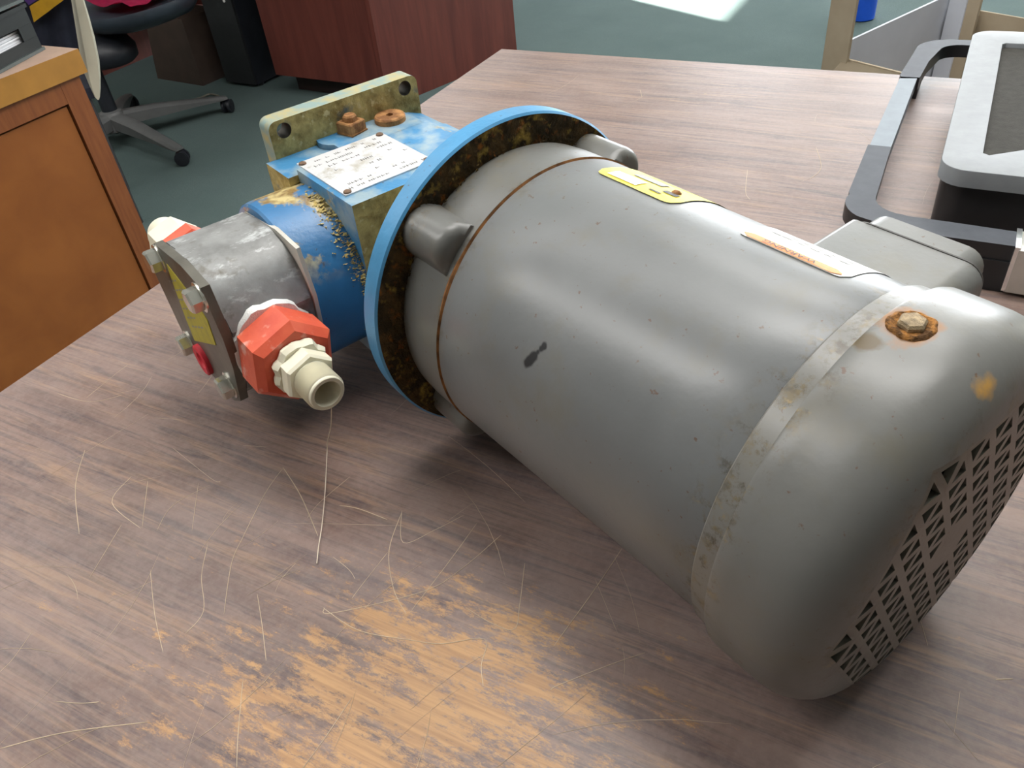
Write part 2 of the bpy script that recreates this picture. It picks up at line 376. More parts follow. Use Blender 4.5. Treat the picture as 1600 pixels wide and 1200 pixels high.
# print worn through to the tan core near the working edge
def blob(cx, cy, rx, ry):
    k = t.mapping(scale=(1 / rx, 1 / ry, 0), loc=(-cx / rx, -cy / ry, 0))
    d = t.n('ShaderNodeVectorMath'); d.operation = 'LENGTH'; t.lk(k, d.inputs[0])
    return t.ramp(d.outputs['Value'], 0.0, 1.0, 1, 0)
bl = t.math('ADD', blob(-0.165, 0.105, 0.17, 0.070), blob(-0.14, 0.175, 0.14, 0.060))
bl = t.math('ADD', bl, t.math('MULTIPLY', blob(-0.18, 0.13, 0.34, 0.16), 0.45))
wn = t.noise(46, 9, 0.85, t.mapping(scale=(0.6, 1.6, 1), loc=(1, 1, 0)))
wm = t.ramp(t.math('ADD', t.math('MULTIPLY', bl, 0.17), wn), 0.635, 0.72)
c_ = t.mix(t.math('MULTIPLY', wm, 0.8), c_, t.mix(t.ramp(g3, 0.4, 0.6), (0.55, 0.305, 0.115), (0.42, 0.22, 0.085)))
t.bump(t.noise(160, 3), 0.05, 0.0006)
M_TABLE = t.done(c_, t.ramp(hz, 0.3, 0.75, 0.34, 0.52))
M_EDGE = plain('table_edge_band', (0.07, 0.045, 0.035), 0.5)
M_METAL_DK = plain('dark_steel', (0.06, 0.06, 0.065), 0.45, 0.6)
table = thing('work_table', 'scratched brown walnut laminate work table with worn tan patches', 'table', tw(0.18, 0.44, FLOOR), YAW)
def tl(x, y): return (x - 0.18, y - 0.44)
TZ = -FLOOR
LX, RXT, FY, BY = -0.5858, 0.95, -0.15, 1.0279
bm = bmesh.new(); (ax_, ay_), (bx_, by_) = tl(LX, FY), tl(RXT, BY)
box(bm, ax_, bx_, ay_, by_, TZ - 0.030, TZ); bevel_sharp(bm, 0.0015, 2)
top = finish(bm, 'tabletop', M_TABLE, table)
# grain uses table coordinates: move the mesh origin there
top.data.transform(Matrix.Translation((0.18, 0.44, 0))); top.location = (-0.18, -0.44, 0)
for (x, y) in ((LX + 0.06, FY + 0.06), (RXT - 0.06, FY + 0.06), (LX + 0.06, BY - 0.06), (RXT - 0.06, BY - 0.06)):
    bm = bmesh.new(); cx, cy = tl(x, y)
    box(bm, cx - 0.02, cx + 0.02, cy - 0.02, cy + 0.02, 0, TZ - 0.030); bevel_sharp(bm, 0.003)
    finish(bm, 'leg', M_METAL_DK, table)
bm = bmesh.new()
for (x0, x1, y0, y1) in ((LX + 0.08, RXT - 0.08, BY - 0.07, BY - 0.05), (LX + 0.08, RXT - 0.08, FY + 0.05, FY + 0.07)):
    a, b = tl(x0, y0), tl(x1, y1); box(bm, a[0], b[0], a[1], b[1], TZ - 0.09, TZ - 0.030)
finish(bm, 'apron', M_METAL_DK, table)

# scratches: thin raised burrs of pale laminate lying on the top (nobody could count them)
CAMP = Vector((0, 0, 0.3495))
def unproject(px, py, z=0.0):
    d = RT * (px - 800) + UPV * (600 - py) + FW * 1246
    return CAMP + d * ((z - CAMP.z) / d.z)
def ribbon(bm, pts, w, z=0.00015):
    L = []
    for i, p in enumerate(pts):
        d = (pts[min(i + 1, len(pts) - 1)] - pts[max(i - 1, 0)]); d.z = 0
        if d.length < 1e-9: d = Vector((1, 0, 0))
        d.normalize(); nrm = Vector((-d.y, d.x, 0)); ww = w * (0.35 if i in (0, len(pts) - 1) else 1)
        L.append((bm.verts.new((p.x + nrm.x * ww, p.y + nrm.y * ww, z)), bm.verts.new((p.x, p.y, z + w * 0.5)), bm.verts.new((p.x - nrm.x * ww, p.y - nrm.y * ww, z))))
    for a, b in zip(L, L[1:]):
        bm.faces.new((a[0], a[1], b[1], b[0])); bm.faces.new((a[1], a[2], b[2], b[1]))
def smooth_path(pts, k=6):
    out = []
    for i in range(len(pts) - 1):
        p0 = pts[max(i - 1, 0)]; p1 = pts[i]; p2 = pts[i + 1]; p3 = pts[min(i + 2, len(pts) - 1)]
        for j in range(k):
            u = j / k
            out.append(0.5 * ((2 * p1) + (p2 - p0) * u + (2 * p0 - 5 * p1 + 4 * p2 - p3) * u * u + (3 * p1 - p0 - 3 * p2 + p3) * u ** 3))
    out.append(pts[-1]); return out
SCR = [  # measured lines (x, y) in the 1600 x 1200 frame, lying in the table plane
 ([(442, 730), (470, 775), (497, 838)], 3), ([(442, 732), (415, 770), (382, 835), (362, 880), (350, 960)], 2.2),
 ([(133, 703), (118, 760), (124, 835)], 2.2), ([(205, 745), (175, 785), (220, 826)], 2), ([(231, 752), (222, 826)], 2),
 ([(190, 820), (160, 870), (140, 903)], 2.2), ([(328, 758), (270, 790), (245, 830)], 1.6), ([(325, 850), (315, 900), (318, 955), (290, 990)], 2.2),
 ([(235, 890), (242, 960), (255, 1020)], 2.0), ([(402, 928), (410, 980), (416, 1033)], 2.4), ([(628, 800), (608, 860), (615, 920), (635, 960)], 2.6),
 ([(628, 798), (630, 848), (680, 828), (725, 805)], 2.2), ([(745, 818), (700, 880), (640, 958)], 2.6), ([(783, 836), (720, 890), (660, 925), (520, 958), (507, 950)], 2.6),
 ([(606, 863), (565, 915), (550, 935)], 2.2), ([(505, 950), (560, 985), (640, 1000), (690, 1006), (757, 999), (752, 1040), (755, 1072)], 2.8),
 ([(547, 745), (500, 785), (480, 810)], 1.8), ([(728, 950), (770, 975), (804, 983), (812, 945), (820, 880)], 2.6), ([(972, 857), (930, 920), (865, 1010)], 2.6),
 ([(1008, 1020), (950, 1040), (875, 1070), (860, 1078)], 2.4), ([(0, 1170), (100, 1145), (235, 1128)], 3.4), ([(85, 1096), (125, 1099), (155, 1097)], 2.4),
 ([(550, 1090), (510, 1150), (470, 1205)], 3), ([(380, 1060), (372, 1150), (370, 1200)], 2.6), ([(52, 985), (20, 1030), (0, 1050)], 1.8),
 ([(530, 790), (560, 795), (605, 812)], 3), ([(640, 770), (700, 742), (720, 735)], 1.3), ([(310, 755), (300, 830)], 1.3), ([(270, 700), (330, 748), (345, 752)], 1.3),
 ([(90, 615), (140, 628), (190, 618)], 1.6), ([(135, 622), (180, 585), (200, 570)], 1.4), ([(1275, 230), (1283, 262), (1265, 280)], 1.6), ([(1168, 265), (1165, 300), (1172, 312)], 1.6),
 ([(1000, 140), (1003, 152)], 1.4), ([(1030, 270), (1085, 258)], 1.4), ([(1415, 910), (1435, 960), (1450, 1010)], 1.6), ([(1555, 1062), (1583, 1061)], 3.4),
 ([(1500, 1080), (1490, 1150)], 1.3), ([(1470, 1120), (1530, 1190)], 1.2), ([(640, 1110), (700, 1060), (760, 1020)], 1.2), ([(1100, 146), (1104, 146)], 4),
 ([(520, 870), (545, 890), (555, 905)], 1.8), ([(462, 880), (440, 905), (430, 925)], 1.3), ([(930, 905), (965, 990)], 1.2), ([(960, 870), (985, 930), (1000, 990)], 1.0)]
bm = bmesh.new()
for pts, w in SCR:
    P = smooth_path([unproject(*p) for p in pts])
    px = (P[len(P) // 2] - CAMP).length / 1246
    ribbon(bm, P, w * 0.5 * px * 0.40)
for k in range(150):
    x = rng.uniform(-0.50, 0.55); y = rng.uniform(0.0, 0.98) if k % 3 else rng.uniform(0.05, 0.45)
    a = rng.gauss(0.9, 0.7); L = rng.uniform(0.012, 0.085); bend = rng.uniform(-0.35, 0.35)
    P = []
    for i in range(5):
        q = tw(x, y) + Vector((math.cos(a + bend * i / 4), math.sin(a + bend * i / 4), 0)) * (L * i / 4)
        P.append(q)
    ribbon(bm, P, rng.uniform(0.00006, 0.00014))
inv = table.matrix_basis.inverted() if False else Matrix.Rotation(-YAW, 4, 'Z') @ Matrix.Translation(-tw(0.18, 0.44, FLOOR))
bm.transform(inv)
lim = [v for v in bm.verts if not (tl(LX, 0)[0] < v.co.x < tl(RXT, 0)[0] and v.co.y < tl(0, BY)[1])]
bmesh.ops.delete(bm, geom=lim, context='VERTS')
M_SCR = plain('scratch_burr', (0.50, 0.39, 0.27), 0.7, 0, 0.25, 30)
o = finish(bm, 'scratches', M_SCR, table); o['kind'] = 'stuff'

# ================================================================== MOTOR WITH GEARBOX AND PUMP
A = Vector((0.0035, 0.4177, 0.0981)); D = Vector((0.5666, -0.8235, -0.0281)).normalized()
Nn = Vector((0, 0, 1)).cross(D).normalized(); U = D.cross(Nn)
root = thing('motor_pump', 'grey electric motor with blue gearbox and steel pump head lying on the brown table', 'motor')
mm = Matrix((D, Nn, U)).transposed().to_4x4(); mm.translation = A - U * ZO
root.matrix_world = mm
def Mv(s, n, u): return Vector((s, n, u + ZO))
S_AX = (1, 0, 0); O_AX = Mv(0, 0, 0)
UPN = (0, 1, 0)
# motor frame
R = 0.0825
bm = bmesh.new()
lathe(bm, [(0.0487, R - 0.004), (0.0492, R - 0.0008), (0.0505, R), (0.09, R), (0.14, R), (0.19, R), (0.2205, R), (0.2218, R - 0.0006), (0.2222, R - 0.003)], O_AX, S_AX, 160, UPN, 0, True, True)
body = finish(bm, 'motor_body', M_BODY, root)
# rust line at the front seam, wide where it flakes
bm = bmesh.new()
def rj(s, a): return 0.0
n = 240; ra = []; rb = []; rc = []
for k in range(n):
    a = 2 * PI * k / n
    deg = math.degrees(a) % 360
    w = 0.0011 + 0.0032 * math.exp(-((deg - 147) / 13) ** 2) + 0.0009 * math.exp(-((deg - 110) / 18) ** 2) + 0.0005 * mnoise.noise(Vector((math.cos(a) * 9, math.sin(a) * 9, 1)))
    for lst, s, r in ((ra, 0.0492 - w, R - 0.001), (rb, 0.0492, R + 0.0008), (rc, 0.0494 + w * 0.5, R - 0.001)):
        lst.append(bm.verts.new(Mv(s, r * math.cos(a), r * math.sin(a))))
for l0, l1 in ((ra, rb), (rb, rc)):
    for k in range(n): bm.faces.new((l0[k], l0[(k + 1) % n], l1[(k + 1) % n], l1[k]))
finish(bm, 'rust_line', M_RLINE, body)
# front end bell with four bolt bosses
bm = bmesh.new()
lathe(bm, [(0.0115, 0.070), (0.0135, 0.0800), (0.017, 0.0815), (0.026, 0.0823), (0.036, R), (0.0480, R), (0.0487, R - 0.001), (0.0487, 0.07)], O_AX, S_AX, 160, UPN, 0, True, True)
bell = finish(bm, 'end_bell', M_BELL, root, 50)
for deg in (45, 135, 225, 315):
    a = math.radians(deg); cN, sN = math.cos(a), math.sin(a); br = 0.0140; rc_ = 0.0798
    sec = [(-br - 0.003, 0.060), (br + 0.003, 0.060)] + [(br * math.cos(PI * k / 14) * (1 if 0 < k < 14 else 1.04), rc_ + br * math.sin(PI * k / 14)) for k in range(15)]
    bm = bmesh.new(); prism(bm, sec, 0.0122, 0.0448, 0)
    ed = [e for e in bm.edges if all(abs(v.co.x - 0.0448) < 1e-6 for v in e.verts) and max(v.co.z for v in e.verts) > 0.062]
    bmesh.ops.bevel(bm, geom=ed, offset=0.0058, segments=6, affect='EDGES', profile=0.5, clamp_overlap=True)
    for v in bm.verts:
        tq, rq = v.co.y, v.co.z; q = Mv(v.co.x, rq * cN - tq * sN, rq * sN + tq * cN); v.co = q
    finish(bm, 'boss', M_BELL, bell, 60)
# blue motor flange; its motor face is crusted with rust
RF = 0.0972
bm = bmesh.new()
lathe(bm, [(0.0, 0.04), (0.0, RF - 0.0012), (0.0012, RF), (0.0119, RF), (0.0131, RF - 0.0012)], O_AX, S_AX, 192, UPN, 0)
rings = []
for (s, r) in ((0.0131, RF - 0.0013), (0.0129, 0.094), (0.0126, 0.090), (0.0126, 0.086), (0.0126, 0.081), (0.0124, 0.074)):
    ring = []
    for k in range(192):
        a = 2 * PI * k / 192
        j = 0 if r > 0.0955 else 0.0012 * mnoise.noise(Vector((r * 260, math.cos(a) * 18, math.sin(a) * 18)))
        ring.append(bm.verts.new(Mv(s + j, r * math.cos(a), r * math.sin(a))))
    rings.append(ring)
for r0, r1 in zip(rings, rings[1:]):
    for k in range(192): bm.faces.new((r0[k], r0[(k + 1) % 192], r1[(k + 1) % 192], r1[k])).material_index = 1
flange = finish(bm, 'motor_flange', [M_BLUE_F, M_RUST], root, 40)
# rust scale flakes in the recess
bm = bmesh.new()
for k in range(760):
    a = rng.uniform(0, 2 * PI); r = rng.uniform(0.0785, 0.0935) if k % 2 else 0.0790 + abs(rng.gauss(0, 0.0022)); s = 0.0128 + (0.0004 if r > 0.083 else 0.004 * rng.random())
    z = rng.uniform(0.0006, 0.0019)
    c = Mv(s, r * math.cos(a), r * math.sin(a))
    vs = [bm.verts.new(c + Vector((rng.uniform(0, 1) * z, rng.uniform(-1, 1) * z, rng.uniform(-1, 1) * z))) for _ in range(4)]
    for f in ((0, 1, 2), (0, 2, 3), (0, 3, 1), (1, 3, 2)): bm.faces.new([vs[i] for i in f])
o = finish(bm, 'rust_scale', M_RUST, flange, 20, False); o['kind'] = 'stuff'
# rear bell ring and fan cover
bm = bmesh.new()
lathe(bm, [(0.2218, 0.06), (0.2218, 0.0838), (0.2226, 0.0846), (0.2318, 0.0848), (0.2330, 0.06)], O_AX, S_AX, 160, UPN, 0, True, True)
finish(bm, 'rear_bell', M_REAR, root)
RC = 0.0888
def cover_s(r):
    if r <= 0.058: return 0.2785
    x = min(1.0, (r - 0.058) / (RC - 0.058)); return 0.2785 - 0.0235 * (1 - math.sqrt(max(0.0, 1 - x ** 2.6)))
NL = 5; CR = 0.0768; aL = CR / NL
hexv = []                                                     # boundary lattice points, 6*NL
for i in range(6):
    p0 = Vector((math.cos(PI / 3 * i), math.sin(PI / 3 * i), 0)) * CR; p1 = Vector((math.cos(PI / 3 * (i + 1)), math.sin(PI / 3 * (i + 1)), 0)) * CR
    for k in range(NL * 4): hexv.append(p0.lerp(p1, k / (NL * 4)))
bm = bmesh.new()
rings = []
NB = len(hexv)
for q in range(9):
    ring = []
    for hv in hexv:
        r0 = hv.length; ang = math.atan2(hv.y, hv.x); u = q / 8; r = r0 + (RC - r0) * (1 - (1 - u) ** 1.6)
        ring.append(bm.verts.new(Mv(cover_s(r), r * math.cos(ang), r * math.sin(ang))))
    rings.append(ring)
for (s, r) in ((0.2500, RC), (0.2400, RC - 0.0001), (0.2335, RC - 0.0003), (0.2322, RC - 0.0008), (0.2318, RC - 0.0022), (0.236, RC - 0.0024), (0.250, RC - 0.003)):
    rings.append([bm.verts.new(Mv(s, r * math.cos(math.atan2(hv.y, hv.x)), r * math.sin(math.atan2(hv.y, hv.x)))) for hv in hexv])
for r0, r1 in zip(rings, rings[1:]):
    for k in range(NB): bm.faces.new((r0[k], r0[(k + 1) % NB], r1[(k + 1) % NB], r1[k]))
cover = finish(bm, 'fan_cover', M_COVER, root, 40)
# grille: triangular openings in one stamped plate
bm = bmesh.new(); cache = {}
def gv(x, y):
    key = (round(x, 6), round(y, 6))
    if key not in cache:
        r = math.hypot(x, y); cache[key] = bm.verts.new(Mv(cover_s(r), x, y))
    return cache[key]
e1 = Vector((aL, 0)); e2 = Vector((aL / 2, aL * math.sqrt(3) / 2))
def inside(v): return all(abs(v.x * math.cos(PI / 6 + PI / 3 * k) + v.y * math.sin(PI / 6 + PI / 3 * k)) <= CR * math.cos(PI / 6) + 1e-6 for k in range(3))
for i in range(-2 * NL, 2 * NL + 1):
    for j in range(-2 * NL, 2 * NL + 1):
        for tri in (((i, j), (i + 1, j), (i, j + 1)), ((i + 1, j), (i + 1, j + 1), (i, j + 1))):
            V = [e1 * a + e2 * b for a, b in tri]
            if not all(inside(v) for v in V): continue
            c = (V[0] + V[1] + V[2]) / 3
            if c.length < 0.0145:
                bm.faces.new([gv(*v) for v in V]); continue
            W_ = [c + (v - c) * 0.57 for v in V]
            for k in range(3): bm.faces.new((gv(*V[k]), gv(*V[(k + 1) % 3]), gv(*W_[(k + 1) % 3]), gv(*W_[k])))
bmesh.ops.recalc_face_normals(bm, faces=bm.faces[:])
if sum(f.normal.x for f in bm.faces) < 0: bmesh.ops.reverse_faces(bm, faces=bm.faces[:])
ext = bmesh.ops.solidify(bm, geom=bm.faces[:], thickness=0.0026)
grille = finish(bm, 'vent_grille', M_GRILLE, cover, 40)
bm = bmesh.new()
lathe(bm, [(0.258, 0.004), (0.258, 0.074), (0.262, 0.074), (0.262, 0.018), (0.270, 0.015), (0.270, 0.002)], O_AX, S_AX, 48, UPN, 0, True, True)
for k in range(8):
    a = 2 * PI * k / 8; ca, sa = math.cos(a), math.sin(a)
    P = [(0.018, -0.001), (0.072, -0.001), (0.072, 0.001), (0.018, 0.001)]
    A_ = [bm.verts.new(Mv(0.2618, r * ca - q * sa, r * sa + q * ca)) for r, q in P]; B_ = [bm.verts.new(Mv(0.272, r * ca - q * sa, r * sa + q * ca)) for r, q in P]
    for i in range(4): bm.faces.new((A_[i], A_[(i + 1) % 4], B_[(i + 1) % 4], B_[i]))
    bm.faces.new(B_)
finish(bm, 'cooling_fan', M_DARK, root)
# rusty cover screw in its raised seat
a = math.radians(93); rad = Vector((0, math.cos(a), math.sin(a))); c0 = Mv(0.242, 0, 0)
bm = bmesh.new(); lathe(bm, [(RC - 0.002, 0.0088), (RC + 0.0003, 0.0080), (RC + 0.0009, 0.0068), (RC + 0.0003, 0.0056)], c0, rad, 40, None, 0, False, True, jit=lambda s_, a_: 0.0013 * mnoise.noise(Vector((math.cos(a_) * 2.2, math.sin(a_) * 2.2, s_ * 300))))
seat = finish(bm, 'screw_seat', M_CRUST, cover, 50)
bm = bmesh.new(); lathe(bm, [(RC - 0.001, 0.0050), (RC + 0.0016, 0.0050), (RC + 0.0026, 0.0042), (RC + 0.0028, 0.001)], c0, rad, 6, None, 0, False, True)
finish(bm, 'cover_screw', plain('screw_metal', (0.32, 0.24, 0.14), 0.65, 0.2, 0.6, 320, 0.5), cover, 30)
# labels bent round the motor body
def curved(bm, s0, s1, d0, d1, lift, mi=0, ns=10, nd=14, rnd=0.0):
    g = []
    for i in range(ns + 1):
        row = []
        for j in range(nd + 1):
            s = s0 + (s1 - s0) * i / ns
            if rnd:
                e = max(0.0, rnd - min(s - s0, s1 - s)); sh = (rnd - math.sqrt(max(0, rnd * rnd - e * e))) / R
            else: sh = 0
            lo, hi = math.radians(d0) + sh * 1.0, math.radians(d1) - sh * 1.0
            a = lo + (hi - lo) * j / nd; rr = R + lift
            row.append(bm.verts.new(Mv(s, rr * math.cos(a), rr * math.sin(a))))
        g.append(row)
    for i in range(ns):
        for j in range(nd): bm.faces.new((g[i][j], g[i + 1][j], g[i + 1][j + 1], g[i][j + 1])).material_index = mi
def wrap_text(bm, s, deg, lift, flip):
    """flat text in bm bent on the body: x along -s when seen from the +n side"""
    for v in bm.verts:
        x, y = v.co.x, v.co.y; a = math.radians(deg) + y / R; rr = R + lift
        v.co = Mv(s - x * flip, rr * math.cos(a), rr * math.sin(a))
bm = bmesh.new()
curved(bm, 0.0665, 0.118, 30, 81.6, 0.0005, 0, 24, 24, 0.006)
curved(bm, 0.073, 0.092, 73.5, 79.5, 0.0008, 1)              # white flash
curved(bm, 0.079, 0.098, 66, 71, 0.0008, 2)                  # grey block
curved(bm, 0.0985, 0.1055, 77.0, 78.0, 0.0008, 3); curved(bm, 0.1035, 0.1120, 72.6, 75.2, 0.0008, 3)
for k in range(9): curved(bm, 0.074 + 0.002 * (k % 3), 0.104, 36 + 3 * k, 36.9 + 3 * k, 0.0008, 2, 6, 2)
yl = finish(bm, 'motor_nameplate', [M_YEL, M_LABELW, M_INKG, M_INK], body)
yl['label'] = 'yellow metal nameplate'
for (s, deg) in ((0.1075, 71), (0.071, 36)):
    a = math.radians(deg); rd = Vector((0, math.cos(a), math.sin(a)))
    bm = bmesh.new(); lathe(bm, [(R + 0.0003, 0.0026), (R + 0.0010, 0.0024), (R + 0.0019, 0.0013), (R + 0.0021, 0.0003)], Mv(s, 0, 0), rd, 16, None, 0, False, True)
    finish(bm, 'rivet', M_PLUG, body)
bm = bmesh.new()
curved(bm, 0.1525, 0.2055, 32, 80.6, 0.0004, 0, 20, 24, 0.005)
curved(bm, 0.1555, 0.2025, 77.0, 80.4, 0.0007, 1, 14, 4, 0.002)
for k in range(11):
    d = 38 + 3.0 * k
    for j in range(6):
        a0 = 0.158 + j * 0.0068 + rng.uniform(0, 0.0015); curved(bm, a0, a0 + rng.uniform(0.003, 0.0058), d, d + 0.8, 0.0006, 2, 3, 1)
tb = text_bm('WARNING', 0.0046); tb.verts.ensure_lookup_table()
for v in tb.verts: v.co.x *= 1.15
wrap_text(tb, 0.178, 78.7, 0.00085, 1)
for f in tb.faces: f.material_index = 3
me = bpy.data.meshes.new('tmp'); tb.to_mesh(me); tb.free(); bm.from_mesh(me); bpy.data.meshes.remove(me)
wl = finish(bm, 'warning_label', [M_LABELW, M_ORANGE, M_INKG, M_INK], body)
wl['label'] = 'white warning label with an orange band'
# junction box on the far side of the body
bm = bmesh.new()
prism(bm, [(0.148, 0.045), (0.220, 0.045), (0.220, -0.040), (0.148, -0.040)], 0.055, 0.1165, 1)
ed = [e for e in bm.edges if all(abs(v.co.x - 0.220) < 1e-6 for v in e.verts) and abs(e.verts[0].co.y - e.verts[1].co.y) > 0.01]
bmesh.ops.bevel(bm, geom=ed, offset=0.011, segments=6, affect='EDGES', profile=0.5)
ed = [e for e in bm.edges if all(abs(v.co.x - 0.148) < 1e-6 for v in e.verts) and abs(e.verts[0].co.y - e.verts[1].co.y) > 0.01]
bmesh.ops.bevel(bm, geom=ed, offset=0.004, segments=3, affect='EDGES', profile=0.5)
for v in bm.verts: v.co.z += ZO
jb = finish(bm, 'junction_box', M_BOX, root, 40)
bm = bmesh.new(); prism(bm, rrect(0.1525, 0.213, -0.037, 0.0445, 0.010), 0.1178, 0.1310, 1)
for v in bm.verts: v.co.z += ZO
bevel_sharp(bm, 0.003, 3, 50); finish(bm, 'box_lid', M_BOX, jb, 40)
bm = bmesh.new(); prism(bm, rrect(0.1485, 0.2195, -0.039, 0.0454, 0.010), 0.1166, 0.1177, 1)
for v in bm.verts: v.co.z += ZO
finish(bm, 'box_gasket', M_INK, jb, 40)

# --- gearbox
SCN = -0.118; UC = -0.0195                                    # output shaft
bm = bmesh.new()
zt = 0.0430 + ZO; zb = -0.078 + ZO
# top outline has a broad chamfer on the far side; section swept along s
def sect(n0): return [(n0, zb), (0.0565, zb), (0.0575, zt - 0.007), (0.040, zt), (n0, zt)]
prism(bm, sect(-0.0595), -0.0635, -0.134, 0)
for f in bm.faces:
    if f.calc_center_median().x > -0.066: f.material_index = 1
bevel_sharp(bm, 0.0016, 2)
gear = finish(bm, 'gear_housing', [M_BLUE_G, M_DIRT], root)
zl = zt - 0.0036
bm = bmesh.new(); prism(bm, [(-0.0665, zb), (0.0565, zb), (0.0575, zt - 0.008), (0.046, zl), (-0.0665, zl)], -0.1340, -0.1665, 0); bevel_sharp(bm, 0.002, 2); bmesh.ops.recalc_face_normals(bm, faces=bm.faces[:])
for f in bm.faces:
    if f.normal.y < -0.5 or f.normal.x > 0.5: f.material_index = 1
finish(bm, 'rear_housing', [M_BLUE_G, M_DIRT], root)
bm = bmesh.new(); lathe(bm, [(-0.066, 0.040), (-0.030, 0.039), (-0.010, 0.041), (0.0005, 0.046)], O_AX, S_AX, 64, UPN, 0, True, True)
finish(bm, 'input_neck', M_DIRT, root)
# raised pad for the two plugs
bm = bmesh.new()
pad = [(-0.1658, -0.0280), (-0.1610, -0.0292), (-0.1560, -0.0285), (-0.1520, -0.0262), (-0.1490, -0.0235), (-0.1335, -0.0235), (-0.1335, 0.0400), (-0.1658, 0.0400)]
prism(bm, pad, zl - 0.001, zt, 2); bevel_sharp(bm, 0.0008, 2)
finish(bm, 'plug_pad', M_BLUE_G, gear)
zp = zt
bm = bmesh.new(); c = (-0.1585, -0.0035)
lathe(bm, [(0, 0.0105), (0.0010, 0.0105), (0.0012, 0.0098), (0.0074, 0.0098), (0.0082, 0.0090)], Mv(c[0], c[1], zp - ZO), (0, 0, 1), 4, (0.5, 0.87, 0), 0, True, True)
lathe(bm, [(0.008, 0.0054), (0.0112, 0.0050), (0.0124, 0.0038)], Mv(c[0], c[1], zp - ZO), (0, 0, 1), 7, None, 0, False, True)
bevel_sharp(bm, 0.0006, 1); finish(bm, 'square_plug', M_PLUG, gear)
bm = bmesh.new(); c = (-0.1545, 0.0250)
lathe(bm, [(0, 0.0110), (0.0032, 0.0110), (0.0042, 0.0102), (0.0043, 0.0026), (0.0022, 0.0022)], Mv(c[0], c[1], zp - ZO), (0, 0, 1), 32, None, 0, False, True)
finish(bm, 'round_plug', M_PLUG, gear)
# aluminium data plate, its corners riveted
bm = bmesh.new(); box(bm, -0.1405, -0.0765, -0.0560, 0.0085, zt, zt + 0.0009); bevel_sharp(bm, 0.0003, 1)
dp = finish(bm, 'data_plate', M_NAME, root)
bm = bmesh.new(); zq = zt + 0.00095
def mark(x0, x1, y0, y1):
    bm.faces.new([bm.verts.new((x, y, zq)) for x, y in ((x0, y0), (x1, y0), (x1, y1), (x0, y1))])
rows = [(-0.134, 1), (-0.127, 1), (-0.1205, 1), (-0.112, 0), (-0.104, 0), (-0.095, 0), (-0.0885, 1), (-0.0825, 2)]
for (s, dens) in rows:
    n_ = -0.050
    while n_ < 0.004:
        w = rng.uniform(0.0016, 0.0027)
        if rng.random() < (0.72, 0.55, 0.28)[2 - dens] if dens else rng.random() < 0.2:
            h = rng.uniform(0.0018, 0.0032); b = rng.uniform(-0.0004, 0.0004)
            mark(s - h / 2, s + h / 2, n_, n_ + w * 0.28); mark(s + b, s + b + 0.0005, n_, n_ + w)
            if rng.random() < 0.5: mark(s - h / 2, s + h / 2, n_ + w * 0.75, n_ + w)
        n_ += w + rng.uniform(0.0005, 0.0012)
mk = finish(bm, 'worn_print', plain('plate_print', (0.12, 0.115, 0.10), 0.6), dp, 30, False); mk['kind'] = 'stuff'
for (s, n_) in ((-0.1368, -0.0535), (-0.1372, 0.0055), (-0.0795, -0.0530), (-0.0795, 0.0055)):
    bm = bmesh.new(); lathe(bm, [(0, 0.0026), (0.0008, 0.0024), (0.0014, 0.0014), (0.0016, 0.0003)], (s, n_, zt + 0.0009), (0, 0, 1), 14, None, 0, False, True)
    finish(bm, 'rivet', M_RIVET, dp)
# mounting plate with four through holes
out = rrect(-0.0590, 0.0578, -0.092, 0.0640, 0.006)
holes = [circ(x, y, 0.0052, 22) for x in (-0.0485, 0.0472) for y in (0.0565, -0.082)]
bm = plate_mesh(out, holes, 0.0145, 'mounting_plate')
bmesh.ops.transform(bm, matrix=Matrix(((0, 0, 1, -0.1660), (1, 0, 0, 0), (0, 1, 0, ZO), (0, 0, 0, 1))), verts=bm.verts[:])
bmesh.ops.recalc_face_normals(bm, faces=bm.faces[:])
for f in bm.faces:
    c = f.calc_center_median()
    if f.normal.x > 0.5: f.material_index = 1
    elif abs(f.normal.x) < 0.3 and min(math.hypot(c.y - x, c.z - ZO - y) for x in (-0.0485, 0.0472) for y in (0.0565, -0.082)) < 0.006: f.material_index = 2  # bore walls coloured dark for the shade inside the holes
finish(bm, 'mounting_plate', [M_PLATE, M_DIRT, plain('bore_shade', (0.05, 0.043, 0.032), 0.6, 0.2)], root, 30)
# round adapter to the pump
bm = bmesh.new()
lathe(bm, [(0.045, 0.0555), (0.0930, 0.0555), (0.0965, 0.0550), (0.0980, 0.0535)], Mv(SCN, 0, UC), (0, -1, 0), 96, (0, 0, 1), 0, True, True)
finish(bm, 'pump_adapter', M_BLUE_A, root)
# grease-yellow flake where housing meets adapter
bm = bmesh.new()
for k in range(560):
    a = rng.gauss(0.35, 0.33) if k % 3 else rng.gauss(1.1, 0.3)
    dn = abs(rng.gauss(0, 0.0045)); nn = -0.0600 - dn * (1.0 if a > 0.2 else 0.5)
    rr = 0.0556; z = rng.uniform(0.0004, 0.0014)
    c = Mv(SCN + rr * math.cos(a), max(nn, -0.096), UC + rr * math.sin(a))
    vs = [bm.verts.new(c + Vector((rng.uniform(-1, 1) * z * 1.6, rng.uniform(-1, 1) * z * 2.0, rng.uniform(-0.5, 0.7) * z))) for _ in range(4)]
    for f in ((0, 1, 2), (0, 2, 3), (0, 3, 1), (1, 3, 2)): bm.faces.new([vs[i] for i in f])
M_FLAKE = plain('yellow_flake', (0.52, 0.40, 0.14), 0.8, 0, 0.35, 200)
o = finish(bm, 'yellow_flakes', M_FLAKE, root, 20, False); o['kind'] = 'stuff'

